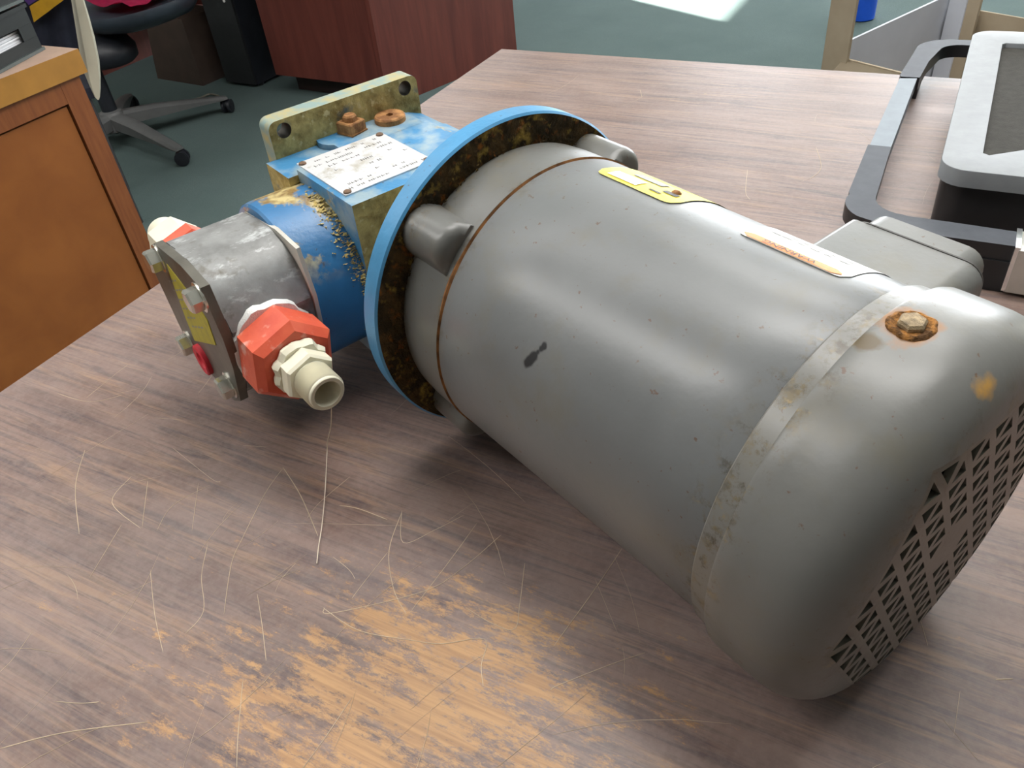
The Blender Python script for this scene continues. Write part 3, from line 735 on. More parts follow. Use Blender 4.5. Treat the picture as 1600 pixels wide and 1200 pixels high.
# --- pump head (outlines in s, u)
OCT = [(-0.140, 0.0285), (-0.091, 0.0345), (-0.0640, 0.0320), (-0.0600, 0.0120), (-0.0580, 0.0000), (-0.0610, -0.0225), (-0.0755, -0.0580), (-0.0930, -0.0690), (-0.1130, -0.0695),
       (-0.1580, -0.0695), (-0.1710, -0.0560), (-0.1745, -0.0360), (-0.1790, -0.0105), (-0.1600, 0.0110)]
def octp(k, sh=0.0): return [(SCN + (x - SCN) * k + sh, UC + (y - UC) * k) for x, y in OCT]
def zsh(bm):
    for v in bm.verts: v.co.z += ZO
bm = bmesh.new(); prism(bm, octp(0.965), -0.0985, -0.0960, 1); zsh(bm); finish(bm, 'gasket', M_GASKET, root)
BODY = [(-0.140, 0.0285), (-0.120, 0.0318), (-0.102, 0.0330), (-0.090, 0.0322), (-0.080, 0.0290), (-0.0725, 0.0235), (-0.0670, 0.0165), (-0.0625, 0.0085), (-0.0590, 0.0000),
        (-0.0610, -0.0225), (-0.0680, -0.0420), (-0.0775, -0.0570), (-0.0860, -0.0635), (-0.0960, -0.0675), (-0.1130, -0.0690), (-0.1530, -0.0690), (-0.1670, -0.0545), (-0.1745, -0.0360), (-0.1790, -0.0105), (-0.1600, 0.0110)]
bm = bmesh.new(); prism(bm, [(SCN + (x - SCN) * 0.965, UC + (y - UC) * 0.965) for x, y in BODY], -0.0987, -0.1515, 1); zsh(bm)
ed = [e for e in bm.edges if all(abs(v.co.y + 0.1515) < 1e-5 for v in e.verts) or all(abs(v.co.y + 0.0987) < 1e-5 for v in e.verts)]
bmesh.ops.bevel(bm, geom=ed, offset=0.0012, segments=2, affect='EDGES')
pump = finish(bm, 'pump_body', M_PUMP, root, 24)
bm = bmesh.new(); prism(bm, octp(1.0), -0.1517, -0.1570, 1); zsh(bm); bevel_sharp(bm, 0.0010, 2, 25)
pc = finish(bm, 'pump_cover', M_PCOVER, root, 25)
for (s, u) in ((-0.1400, 0.0180), (-0.0705, 0.0230), (-0.1560, -0.0560), (-0.0840, -0.0495)):
    bm = bmesh.new()
    lathe(bm, [(0.1568, 0.0092), (0.1580, 0.0092), (0.1582, 0.0070)], Mv(s, 0, u), (0, -1, 0), 20, (1, 0, 0), 0, True, False)
    lathe(bm, [(0.1580, 0.0074), (0.1640, 0.0074), (0.1652, 0.0064)], Mv(s, 0, u), (0, -1, 0), 6, (1, 0, 0.2), 0, True, True)
    bevel_sharp(bm, 0.0004, 1); finish(bm, 'cover_bolt', M_BOLT, pc, 25)
LAB = [(-0.1259, 0.0202), (-0.1312, 0.005), (-0.1335, -0.0085), (-0.1376, -0.0276), (-0.1386, -0.0449), (-0.0806, -0.0163), (-0.0770, 0.0036), (-0.0880, 0.0100), (-0.0980, 0.0139)]
bm = bmesh.new(); prism(bm, LAB, -0.15695, -0.1574, 1); zsh(bm)
lb = finish(bm, 'pump_label', M_YEL2, pc); lb['label'] = 'dull yellow label'
bm = bmesh.new()
lx = Vector((0.058, 0.0286)).normalized(); ly = Vector((-lx.y, lx.x))
for r_ in range(6):
    for q in range(3 if r_ % 2 else 4):
        o2 = Vector((-0.128, -0.028)) + ly * (0.0062 * r_) + lx * (0.0095 * q + 0.002); w = 0.006
        vs = [o2, o2 + lx * w, o2 + lx * w + ly * 0.0012, o2 + ly * 0.0012]
        bm.faces.new([bm.verts.new((v.x, -0.15755, v.y + ZO)) for v in vs])
o = finish(bm, 'worn_print', M_INKG, pc, 30, False); o['kind'] = 'stuff'
# red plug low on the cover
bm = bmesh.new()
ring_c = Mv(-0.1310, 0, -0.0560)
lathe(bm, [(0.1560, 0.0112), (0.1598, 0.0112), (0.1606, 0.0100), (0.1600, 0.0062), (0.1585, 0.0050), (0.1585, 0.0005)], ring_c, (0, -1, 0), 28, (1, 0, 0), 0, True, True)
finish(bm, 'red_plug', M_REDCAP, root)
# ports: sealant ring, red hexagon nut, cream threaded pipe, on both sides
NP, UP_ = -0.1290, -0.0180
def port(sg, s_face, tilt):
    org = Mv(s_face, NP, UP_); d = Vector((sg, 0, 0)); u0 = Vector((0, math.cos(tilt), math.sin(tilt)))
    bm = bmesh.new(); lathe(bm, [(-0.006, 0.0258), (0.0035, 0.0262), (0.0058, 0.0250), (0.0062, 0.015)], org, d, 40, None, 0, True, True,
                            jit=lambda s, a: 0.0007 * math.sin(a * 7) + 0.0005 * math.sin(a * 13 + 1))
    finish(bm, 'sealant_ring', M_TAPE, root)
    bm = bmesh.new()
    h = 0.0355; rH = 0.0272
    # hexagon, chamfered to a circle at both ends
    lathe(bm, [(0.0060, 0.0234), (0.0095, rH), (h - 0.0050, rH), (h, 0.0225)], org, d, 6, u0, 0, True, True)
    bevel_sharp(bm, 0.0012, 2, 20); nut = finish(bm, 'red_nut', M_RED, root, 22)
    bm = bmesh.new()
    pr = [(h - 0.006, 0.0140), (h + 0.0045, 0.0144), (h + 0.0075, 0.0156), (h + 0.0150, 0.0158), (h + 0.0170, 0.0146)]
    lathe(bm, pr, org, d, 6, u0, 0, False, True); bevel_sharp(bm, 0.0010, 2, 20)
    lathe(bm, [(h + 0.0005, 0.0162), (h + 0.0035, 0.0170), (h + 0.0065, 0.0152)], org, d, 40, None, 0, True, True,
          jit=lambda s, a: 0.0012 * math.sin(a * 5) * math.sin(a * 3 + 1) + 0.0006 * math.sin(a * 11))
    pipe = [(h + 0.0165, 0.0112)]
    q = h + 0.0180
    while q < h + 0.0335:
        pipe += [(q, 0.0113), (q + 0.0006, 0.0104)]; q += 0.0012
    e = h + 0.0350
    pipe += [(e - 0.0006, 0.0104), (e, 0.0100), (e, 0.0080), (e - 0.001, 0.0076), (h + 0.012, 0.0074), (h + 0.0115, 0.0004)]
    lathe(bm, pipe, org, d, 40, None, 0, False, True)
    finish(bm, 'pipe_nipple', M_WHITE, root, 28)
port(1, -0.0655, 0.35)
org = Mv(-0.1750, NP, UP_); d = Vector((-1, 0, 0)); u0 = Vector((0, math.cos(0.3), math.sin(0.3)))
bm = bmesh.new(); lathe(bm, [(-0.004, 0.0222), (0.0030, 0.0226), (0.0040, 0.0215), (0.0042, 0.015)], org, d, 40, None, 0, True, True); finish(bm, 'sealant_ring', M_TAPE, root)
bm = bmesh.new(); lathe(bm, [(0.0042, 0.0222), (0.0075, 0.0262), (0.0190, 0.0262), (0.0230, 0.0222)], org, d, 6, u0, 0, True, True); bevel_sharp(bm, 0.0012, 2, 20); finish(bm, 'red_nut', M_RED, root, 22)
bm = bmesh.new(); lathe(bm, [(0.0200, 0.0150), (0.0260, 0.0178), (0.0300, 0.0196), (0.0500, 0.0196), (0.0540, 0.0178)], org, d, 6, u0, 0, False, True); bevel_sharp(bm, 0.0012, 2, 20)
lathe(bm, [(0.0530, 0.0135), (0.0660, 0.0132), (0.0700, 0.0120), (0.0702, 0.0100), (0.0600, 0.0095), (0.0595, 0.0004)], org, d, 36, None, 0, False, True)
finish(bm, 'pipe_nipple', M_WHITE, root, 28)

# pale hair hanging from the pipe end
h0 = Vector((-0.1012, 0.3425, 0.0684)); h1 = unproject(511, 705, 0.0014)
hair = [h0, h0.lerp(h1, 0.35) + Vector((0.0004, 0, -0.001)), h0.lerp(h1, 0.7) + Vector((-0.0006, 0, -0.001)), h1] + [unproject(x, y, 0.0012) for x, y in ((508, 765), (503, 820), (498, 852), (495, 880))]
hair = smooth_path(hair, 8)
bm = bmesh.new(); tube(bm, hair, 0.00030, 6)
tag(finish(bm, 'thread', plain('pale_thread', (0.70, 0.62, 0.48), 0.6)), 'pale thin thread hanging from the cream pipe end onto the brown table', 'thread')

# ================================================================== BLACK FRAMED GREY MACHINE ON THE TABLE
M_BLK = plain('black_plastic', (0.018, 0.019, 0.021), 0.42, 0, 0.15, 60)
M_FRAME = plain('slate_frame_top', (0.070, 0.077, 0.092), 0.6, 0, 0.1, 80, 0.05, 0.3)
M_INLAY = plain('pale_inlay', (0.24, 0.275, 0.31), 0.6, 0, 0.06, 80, 0, 0.3)
M_SHELL = plain('grey_shell', (0.30, 0.318, 0.335), 0.6, 0, 0.05, 90, 0.05, 0.3)
M_PAD = plain('textured_pad', (0.050, 0.048, 0.042), 0.85, 0, 0.15, 140, 0.4, 0.2)
M_SILVER = plain('silver_block', (0.62, 0.62, 0.58), 0.3, 0.6, 0.06, 60)
M_CHROME = plain('bright_edge', (0.85, 0.87, 0.88), 0.15, 0.9)
BX, BYY = 0.14, 0.82
mach = thing('desk_machine', 'grey desk machine with dark inset pads inside a black bail frame at the table corner', 'machine', tw(BX, BYY, 0.0004), YAW)
def ml(pts): return [(x - BX, y - BYY) for x, y in pts]
def arc(cx, cy, r, a0, a1, n=7): return [(cx + r * math.cos(math.radians(a0 + (a1 - a0) * k / n)), cy + r * math.sin(math.radians(a0 + (a1 - a0) * k / n))) for k in range(n + 1)]
def fbox(pts, z0, z1, name, mats, bev=0.0015, par=mach, ang=35):
    bm = bmesh.new(); prism(bm, ml(pts), z0, z1, 2)
    bevel_sharp(bm, bev, 2, 40)
    if isinstance(mats, list):
        bmesh.ops.recalc_face_normals(bm, faces=bm.faces[:])
        for f in bm.faces: f.material_index = 0 if f.normal.z > 0.5 else 1
    return finish(bm, name, mats, par, ang)
FT = 0.037
# side bar with rounded near and far corners (one bent bail: side bar, near arm, far arm)
near = [(-0.0575, 0.736)] + [(-0.0575, 0.642)] + arc(-0.0245, 0.628, 0.033, 165, 232, 6) + [(-0.030, 0.596), (0.0118, 0.5885), (0.0620, 0.5885), (0.0620, 0.6105), (0.018, 0.6120), (-0.010, 0.6125)] + arc(-0.012, 0.638, 0.0245, 268, 182, 6) + [(-0.0385, 0.736)]
fbox(near, FT - 0.013, FT, 'near_bail', [M_FRAME, M_BLK])
inl = [(-0.0560, 0.7365), (-0.0385, 0.7365), (-0.0375, 0.9120), (-0.0535, 0.9090)]
fbox(inl, FT - 0.013, FT - 0.0004, 'grip_inlay', M_INLAY)
far = [(-0.0530, 0.9130), (-0.0545, 0.918), (-0.0500, 0.985)] + arc(-0.0130, 1.006, 0.036, 170, 95, 6) + [(0.012, 1.0430), (0.34, 1.0430), (0.34, 1.0240), (0.006, 1.0240)] + arc(-0.004, 1.003, 0.021, 92, 175, 6) + [(-0.0320, 0.965), (-0.0352, 0.9135)]
fbox(far, FT - 0.013, FT, 'far_bail', [M_FRAME, M_BLK])
fbox([(0.0005, 0.5870), (0.0640, 0.5870), (0.0640, 0.6080), (0.0005, 0.6080)], 0.0, FT - 0.0125, 'near_foot', M_BLK, 0.003)
fbox([(-0.043, 0.955), (-0.036, 0.955), (-0.036, 1.000), (-0.043, 1.000)], 0.0, FT - 0.012, 'far_foot', M_BLK, 0.001)
fbox([(0.02, 1.005), (0.34, 1.005), (0.34, 1.024), (0.02, 1.024)], 0.0, FT - 0.002, 'rear_rail', M_BLK, 0.002)
fbox([(0.0645, 0.583), (0.150, 0.583), (0.150, 0.612), (0.0645, 0.612)], 0.003, FT, 'silver_block', M_SILVER, 0.0012)
fbox([(0.0620, 0.5835), (0.0655, 0.5835), (0.0655, 0.6125), (0.0620, 0.6125)], 0.0032, FT + 0.0018, 'bright_clip', M_CHROME, 0.0006)
# main body: black skirt under a pale shell with recessed pads
bm = bmesh.new(); prism(bm, ml(rrect(0.0060, 0.30, 0.6560, 0.992, 0.018)), 0.004, 0.049, 2, 0, 1.0); bevel_sharp(bm, 0.002, 2, 40)
mb = finish(bm, 'body', M_BLK, mach)
bm = bmesh.new()
o1 = rrect(0.0025, 0.304, 0.6475, 0.9935, 0.020, 7); padA = rrect(0.0305, 0.270, 0.705, 0.958, 0.004, 3)
padA = [(0.0300, 0.6830), (0.0345, 0.6800), (0.150, 0.762), (0.270, 0.762), (0.270, 0.955), (0.0340, 0.955), (0.0310, 0.951)]
padB = [(0.060, 0.672), (0.270, 0.672), (0.270, 0.735), (0.150, 0.735)]
pm = plate_mesh(ml(o1), [ml(padA), ml(padB)], 0.0135, 'shell')
for v in pm.verts: v.co.z += 0.062
sharp = [e for e in pm.edges if len(e.link_faces) == 2 and e.calc_face_angle(0) > 1.2 and all(v.co.z > 0.0615 for v in e.verts)]
bmesh.ops.bevel(pm, geom=sharp, offset=0.0045, segments=4, affect='EDGES', profile=0.5, clamp_overlap=True)
sh = finish(pm, 'shell', M_SHELL, mach, 40)
for pad, nm in ((padA, 'inset_pad'), (padB, 'inset_pad')):
    bm = bmesh.new(); prism(bm, ml(pad), 0.050, 0.0575, 2); finish(bm, nm, M_PAD, mach)

# ================================================================== WOODEN CREDENZA AT THE LEFT
t = NT('honey_veneer', 0.4)
f_ = t.noise(4, 4, 0.5, t.mapping(scale=(30, 3, 3)), 0.4)
M_HONEY = t.done(t.mix(t.ramp(f_, 0.3, 0.7), (0.25, 0.078, 0.017), (0.32, 0.108, 0.024)))
t = NT('red_brown_rail', 0.4)
f_ = t.noise(4, 4, 0.5, t.mapping(scale=(30, 30, 3)), 0.4)
M_RAIL = t.done(t.mix(t.ramp(f_, 0.3, 0.7), (0.20, 0.060, 0.020), (0.27, 0.090, 0.028)))
M_CTOP = plain('credenza_top', (0.46, 0.31, 0.23), 0.35, 0, 0.08, 30)  # pinkish-tan reflection on the top put into its colour
M_CEDGE = plain('credenza_edge', (0.42, 0.20, 0.040), 0.4, 0, 0.1, 20)
CXF, CY1, CY0, CX0 = -1.535, 1.030, -0.45, -2.08
cr = thing('credenza', 'honey brown wooden cabinet with a framed end panel left of the table', 'cabinet', tw((CXF + CX0) / 2, (CY0 + CY1) / 2, FLOOR), YAW)
def cl(x, y): return (x - (CXF + CX0) / 2, y - (CY0 + CY1) / 2)
def cbox(x0, x1, y0, y1, z0, z1, name, mat, bev=0.002, par=cr):
    bm = bmesh.new(); a, b = cl(x0, y0), cl(x1, y1); box(bm, a[0], b[0], a[1], b[1], z0 - FLOOR, z1 - FLOOR); bevel_sharp(bm, bev, 2)
    if isinstance(mat, list):
        bmesh.ops.recalc_face_normals(bm, faces=bm.faces[:])
        for f in bm.faces: f.material_index = 0 if f.normal.z > 0.6 else 1
    return finish(bm, name, mat, par)
cbox(CX0, CXF, CY0, CY1, -0.097, -0.052, 'cabinet_top', [M_CTOP, M_CEDGE], 0.003)
xf = CXF - 0.006; y1 = CY1 - 0.018
cbox(CX0 + 0.02, xf - 0.013, CY0 + 0.02, y1 - 0.002, FLOOR, -0.097, 'carcass', M_RAIL)
cbox(xf - 0.013, xf, y1 - 0.046, y1, FLOOR, -0.098, 'stile', M_RAIL)
cbox(xf - 0.013, xf, CY0 + 0.02, CY0 + 0.066, FLOOR, -0.098, 'stile', M_RAIL)
cbox(xf - 0.013, xf, CY0 + 0.0665, y1 - 0.0465, -0.138, -0.098, 'rail', M_RAIL)
cbox(xf - 0.013, xf, CY0 + 0.0665, y1 - 0.0465, FLOOR, FLOOR + 0.09, 'rail', M_RAIL)
cbox(xf - 0.012, xf - 0.004, CY0 + 0.070, y1 - 0.050, FLOOR + 0.094, -0.142, 'panel', M_HONEY, 0.003)

# black letter tray with papers on the credenza
M_TRAY = plain('tray_black', (0.010, 0.012, 0.0115), 0.45, 0, 0.15, 30, 0, 0.25)
M_PAPER = plain('paper', (0.80, 0.81, 0.84), 0.7, 0, 0.04, 30)
ty = thing('letter_tray', 'black plastic two-tier letter tray at the far end of the wooden cabinet', 'tray', tw(-1.6126, 1.0091, -0.0515), YAW - 1.2469)
def tbox(x0, x1, y0, y1, z0, z1, name, mat, par=None, bev=0.002):
    bm = bmesh.new(); box(bm, x0, x1, y0, y1, z0, z1); bevel_sharp(bm, bev, 2); return finish(bm, name, mat, par or ty)
TW_, TD = 0.34, -0.26
for z in (0.0, 0.0885):
    tbox(0.006, TW_ - 0.006, TD, -0.0045, z, z + 0.004, 'tray_floor', M_TRAY)
    tbox(0.0, TW_, -0.0040, 0.0, z, z + 0.026, 'lower_rail', M_TRAY)
    tbox(0.0, TW_, -0.0040, 0.0, z + 0.0505, z + 0.078, 'upper_rail', M_TRAY)
    tbox(-0.002, TW_ + 0.002, -0.0060, 0.0045, z + 0.078, z + 0.0845, 'lip', M_TRAY)
    for x0, x1 in ((0.0, 0.040), (TW_ - 0.04, TW_)): tbox(x0, x1, -0.0040, 0.0, z + 0.0262, z + 0.0503, 'corner_post', M_TRAY)
    for x0, x1 in ((0.0, 0.005), (TW_ - 0.005, TW_)): tbox(x0, x1, TD, -0.0045, z, z + 0.078, 'side_wall', M_TRAY)
    tbox(0.0055, TW_ - 0.0055, TD - 0.004, TD, z, z + 0.078, 'back_wall', M_TRAY)
    tbox(0.0, TW_, -0.002, 0.0055, z - 0.0, z + 0.0055, 'foot_rail', plain('tray_rib', (0.06, 0.075, 0.07), 0.4), None, 0.001)
pr = thing('paper_stack', 'stack of white papers inside the black letter tray', 'paper', tw(-1.6126, 1.0091, -0.047), YAW - 1.2469)
zz = 0.0002
for k in range(9):
    h = rng.uniform(0.003, 0.0058); j = rng.uniform(0, 0.010)
    bm = bmesh.new(); box(bm, 0.012 + j, TW_ - 0.02, TD + 0.01, -0.0075 - rng.uniform(0, 0.006), zz, zz + h - 0.0006)
    finish(bm, 'sheet', M_PAPER, pr); zz += h

# ================================================================== RED MAHOGANY DESK
t = NT('mahogany', 0.42)
f_ = t.noise(3, 5, 0.55, t.mapping(scale=(9, 9, 0.9)), 0.7)
M_MAH = t.done(t.mix(t.ramp(f_, 0.3, 0.7), (0.095, 0.022, 0.017), (0.155, 0.040, 0.028)))
M_MAH2 = plain('mahogany_toe', (0.022, 0.010, 0.009), 0.6)
dk = thing('mahogany_desk', 'dark red mahogany desk with a pedestal and kneehole behind the table', 'desk', tw(-1.95, 2.50, FLOOR), YAW)
def dl(pts): return [(x + 1.95, y - 2.50) for x, y in pts]
def dprism(pts, z0, z1, name, mat, bev=0.002, par=dk):
    bm = bmesh.new(); prism(bm, dl(pts), z0 - FLOOR, z1 - FLOOR, 2); bevel_sharp(bm, bev, 2); return finish(bm, name, mat, par)
q0, q1, q2, q3 = (-2.506, 2.497), (-1.934, 2.470), (-1.720, 3.150), (-2.300, 3.300)
dprism([q0, (-1.956, 2.471), (-1.742, 3.151), q3], -0.662, -0.010, 'pedestal', M_MAH)
dprism([(-1.955, 2.4705), q1, q2, (-1.741, 3.1505)], FLOOR, -0.010, 'side_panel', M_MAH)
dprism([(-2.46, 2.56), (-1.965, 2.53), (-1.765, 3.12), (-2.27, 3.26)], FLOOR, -0.664, 'toe_base', M_MAH2)
dprism([(-4.10, 2.40), (-1.90, 2.40), (-1.66, 3.22), (-4.10, 3.36)], -0.0095, 0.030, 'desktop', M_MAH, 0.004)
dprism([(-4.07, 2.47), (-3.60, 2.47), (-3.60, 3.28), (-4.07, 3.28)], FLOOR, -0.010, 'pedestal', M_MAH)
dprism([(-3.595, 3.16), (-2.315, 3.16), (-2.315, 3.18), (-3.595, 3.18)], -0.60, -0.010, 'modesty_panel', M_MAH)

# ================================================================== OFFICE CHAIR
M_GREYP = plain('chair_grey', (0.11, 0.112, 0.112), 0.4, 0, 0.08, 30)
M_CHBLK = plain('chair_black', (0.014, 0.016, 0.022), 0.45, 0, 0.2, 20)
M_SEAT = plain('seat_rim', (0.035, 0.045, 0.06), 0.3, 0, 0.15, 20)
hx, hy = -2.791, 1.896
ch = thing('office_chair', 'black office chair on a grey five-star base before the mahogany desk', 'chair', tw(hx, hy, FLOOR), YAW)
bm = bmesh.new(); lathe(bm, [(0.055, 0.050), (0.060, 0.056), (0.105, 0.050), (0.125, 0.040), (0.13, 0.03)], (0, 0, 0), (0, 0, 1), 32, None, 0, True, True)
finish(bm, 'hub', M_GREYP, ch)
angs = [math.atan2(1.816 - hy, -2.329 - hx), math.atan2(2.239 - hy, -2.585 - hx)]
a_first = (angs[0] + angs[1] - 2 * PI / 5) / 2
for k in range(5):
    a = a_first + 2 * PI * k / 5; ca, sa = math.cos(a), math.sin(a); L = 0.40 if k > 1 else 0.43
    bm = bmesh.new()
    secs = [(0.035, 0.030, 0.070, 0.118), (0.16, 0.027, 0.066, 0.108), (0.30, 0.023, 0.062, 0.086), (L - 0.02, 0.021, 0.056, 0.068), (L, 0.016, 0.056, 0.064)]
    rings = []
    for (r, w, z0, z1) in secs:
        ring = []
        for (q, z) in ((-w, z0), (w, z0), (w, z1 - 0.008), (w * 0.6, z1), (-w * 0.6, z1), (-w, z1 - 0.008)):
            ring.append(bm.verts.new((r * ca - q * sa, r * sa + q * ca, z)))
        rings.append(ring)
    for r0, r1 in zip(rings, rings[1:]):
        for i in range(6): bm.faces.new((r0[i], r0[(i + 1) % 6], r1[(i + 1) % 6], r1[i]))
    bm.faces.new(rings[0][::-1]); bm.faces.new(rings[-1])
    lg = finish(bm, 'base_leg', M_GREYP, ch, 40)
    bm = bmesh.new(); sw = a + 0.9; ax = (math.cos(sw + PI / 2), math.sin(sw + PI / 2), 0); c = Vector((L * ca * 0.985, L * sa * 0.985, 0.0265))
    for o_ in (-0.019, 0.006):
        lathe(bm, [(o_, 0.012), (o_ + 0.001, 0.0255), (o_ + 0.012, 0.0255), (o_ + 0.013, 0.012)], c, ax, 24, None, 0, True, True)
    lathe(bm, [(0.02, 0.012), (0.034, 0.010)], (c.x, c.y, 0.0), (0, 0, 1), 12, None, 0, True, True)
    lathe(bm, [(-0.020, 0.018), (0.020, 0.018)], c + Vector((0, 0, 0.008)), ax, 16, None, 0, True, True)
    finish(bm, 'caster', M_CHBLK, lg, 40)
bm = bmesh.new(); lathe(bm, [(0.13, 0.028), (0.30, 0.027), (0.30, 0.016), (0.37, 0.016)], (0, 0, 0), (0, 0, 1), 24, None, 0, True, True)
finish(bm, 'gas_column', M_CHBLK, ch)
# tilt housing: a rounded cap under the seat
bm = bmesh.new()
lathe(bm, [(0.29, 0.02), (0.285, 0.085), (0.30, 0.105), (0.335, 0.108), (0.365, 0.090), (0.382, 0.05), (0.386, 0.004)], (0.03, 0.06, 0), (0, 0, 1), 32, None, 0, True, False)
finish(bm, 'tilt_housing', M_CHBLK, ch, 60)
# dished seat shell
bm = bmesh.new()
def seat_ring(k, z): return [bm.verts.new((0.11 + 0.235 * k * math.cos(2 * PI * i / 40), 0.19 + 0.205 * k * math.sin(2 * PI * i / 40), z + 0.02 * (math.cos(2 * PI * i / 40) ** 2) * k)) for i in range(40)]
rg = [seat_ring(*p) for p in ((0.2, 0.385), (0.6, 0.388), (0.86, 0.402), (0.97, 0.425), (1.0, 0.445), (0.985, 0.458), (0.94, 0.458), (0.80, 0.448), (0.4, 0.440), (0.05, 0.438))]
for r0, r1 in zip(rg, rg[1:]):
    for i in range(40): bm.faces.new((r0[i], r0[(i + 1) % 40], r1[(i + 1) % 40], r1[i]))
bm.faces.new(rg[0][::-1]); bm.faces.new(rg[-1])
finish(bm, 'seat', M_SEAT, ch, 60)
bm = bmesh.new(); tube(bm, smooth_path([Vector((0.02, 0.36, 0.42)), Vector((-0.03, 0.45, 0.50)), Vector((-0.05, 0.48, 0.66)), Vector((-0.05, 0.48, 0.78))]), 0.022, 12); finish(bm, 'back_post', M_CHBLK, ch)
bm = bmesh.new()
prism(bm, rrect(-0.27, 0.17, 0.60, 1.05, 0.08, 6), 0.46, 0.415, 1); bevel_sharp(bm, 0.015, 3, 40); finish(bm, 'backrest', M_CHBLK, ch, 40)
# magenta cloth folded on the seat
cx, cy = 0.10, 0.19
bm = bmesh.new(); G = 14; gr = []
for i in range(G + 1):
    row = []
    for j in range(G + 1):
        x = -0.13 + 0.24 * i / G; y = -0.10 + 0.22 * j / G
        row.append(bm.verts.new((x, y, 0.012 + 0.02 * mnoise.noise(Vector((x * 14, y * 14, 2))) + 0.012 * math.sin(x * 30))))
    gr.append(row)
for i in range(G):
    for j in range(G): bm.faces.new((gr[i][j], gr[i + 1][j], gr[i + 1][j + 1], gr[i][j + 1]))
bmesh.ops.solidify(bm, geom=bm.faces[:], thickness=0.006)
mc = tag(finish(bm, 'folded_cloth', plain('magenta_cloth', (0.50, 0.015, 0.09), 0.85, 0, 0.15, 60)), 'magenta cloth lying on the seat of the black office chair', 'cloth')
mc.location = tw(hx + cx, hy + cy, FLOOR + 0.465); mc.rotation_euler = (0, 0, YAW)

# ================================================================== CREAM-BACKED CHAIR WITH NAVY JACKET
M_CREAM = plain('cream_shell', (0.56, 0.53, 0.42), 0.5, 0, 0.05, 15)
M_NAVY = plain('navy_cloth', (0.020, 0.024, 0.042), 0.9, 0, 0.25, 30, 0.3)
M_GOLD = plain('gold_band', (0.62, 0.36, 0.02), 0.8, 0, 0.08, 60)
M_PURP = plain('purple_band', (0.09, 0.035, 0.20), 0.85, 0, 0.1, 60)
# the back shell stands edge-on to the table, facing away to the left
def vpl(px, py, off):
    hw = unproject(180, 192, -0.66); nn = Vector((hw.x, hw.y, 0)).normalized(); dd = RT * (px - 800) + UPV * (600 - py) + FW * 1246
    p0 = hw + nn * off; X = CAMP + dd * ((p0 - CAMP).dot(nn) / dd.dot(nn)); return (X.dot(TX), X.dot(TY), X.z)
COFF = -0.80
q_ = Vector(vpl(152, 150, COFF)); cc = Vector((q_.x, q_.y, 0))
fw_ = Vector((cc.x, cc.y, 0)).normalized(); e_r = Vector((-fw_.y, fw_.x, 0)) * -1
c2 = thing('side_chair', 'cream shell chair seen edge-on behind the wooden cabinet', 'chair', tw(cc.x, cc.y, FLOOR), YAW)
bm = bmesh.new(); rings = []
for (py, xl, xr) in ((156, 152, 155), (153, 148, 157), (140, 142, 158), (120, 136, 158), (95, 131, 156), (60, 125, 149), (30, 120, 141), (0, 115, 132), (-40, 108, 122), (-90, 97, 108)):
    a, b = Vector(vpl(xl, py, COFF)), Vector(vpl(xr, py, COFF)); ring = []
    for p, dpt in ((a, 0.012), (a * 0.85 + b * 0.15, 0.0), (a * 0.15 + b * 0.85, 0.0), (b, 0.012), (b, 0.36), (a * 0.15 + b * 0.85, 0.38), (a * 0.85 + b * 0.15, 0.38), (a, 0.36)):
        q = p + fw_ * dpt - cc; ring.append(bm.verts.new((q.x, q.y, (p.z - FLOOR))))
    rings.append(ring)
for r0, r1 in zip(rings, rings[1:]):
    for i in range(8): bm.faces.new((r0[i], r0[(i + 1) % 8], r1[(i + 1) % 8], r1[i]))
bm.faces.new(rings[0][::-1]); bm.faces.new(rings[-1])
finish(bm, 'back_shell', M_CREAM, c2, 50)
SH = rings and 0.395
for (s_, dpt) in ((-0.03, 0.03), (-0.03, 0.33), (-0.20, 0.03), (-0.20, 0.33)):
    p = e_r * s_ + fw_ * dpt; bm = bmesh.new()
    tube(bm, [Vector((p.x, p.y, 0.0)), Vector((p.x, p.y, SH))], 0.011, 10); finish(bm, 'leg', M_METAL_DK, c2)
bm = bmesh.new()
P = [e_r * a + fw_ * d for a, d in ((0.0, 0.01), (0.0, 0.36), (-0.24, 0.36), (-0.24, 0.01))]
prism(bm, [(p.x, p.y) for p in P], SH, SH + 0.03, 2); bevel_sharp(bm, 0.008, 2); finish(bm, 'seat', M_NAVY, c2)
# jacket hanging over the chair's near side
jk = thing('jacket', 'navy jacket with a gold band hanging behind the black letter tray', 'jacket', tw(cc.x, cc.y, FLOOR), YAW)
def drape(pts_tab, name, mat, thick, wob, off=0.0, par=None):
    """cloth panel through a quad of (x, y, z) table points"""
    a, b, c, d = [Vector(p) for p in pts_tab]; bm = bmesh.new(); g = []; G1, G2 = 16, 14
    n_ = (b - a).cross(d - a).normalized()
    for i in range(G1 + 1):
        row = []
        for j in range(G2 + 1):
            u, v = i / G1, j / G2
            p = (a * (1 - u) + b * u) * (1 - v) + (d * (1 - u) + c * u) * v
            p = p + n_ * (off + wob * math.sin(u * 15 + 2 * mnoise.noise(p * 6)) + wob * mnoise.noise(p * 9))
            row.append(bm.verts.new((p.x - cc.x, p.y - cc.y, p.z - FLOOR)))
        g.append(row)
    for i in range(G1):
        for j in range(G2): bm.faces.new((g[i][j], g[i + 1][j], g[i + 1][j + 1], g[i][j + 1]))
    bmesh.ops.solidify(bm, geom=bm.faces[:], thickness=thick)
    return finish(bm, name, mat, par or jk, 60)
drape([vpl(6, -70, COFF - 0.03), vpl(100, -70, COFF - 0.03), vpl(127, 98, COFF - 0.03), vpl(50, 98, COFF - 0.03)], 'jacket_body', M_NAVY, 0.010, 0.006)
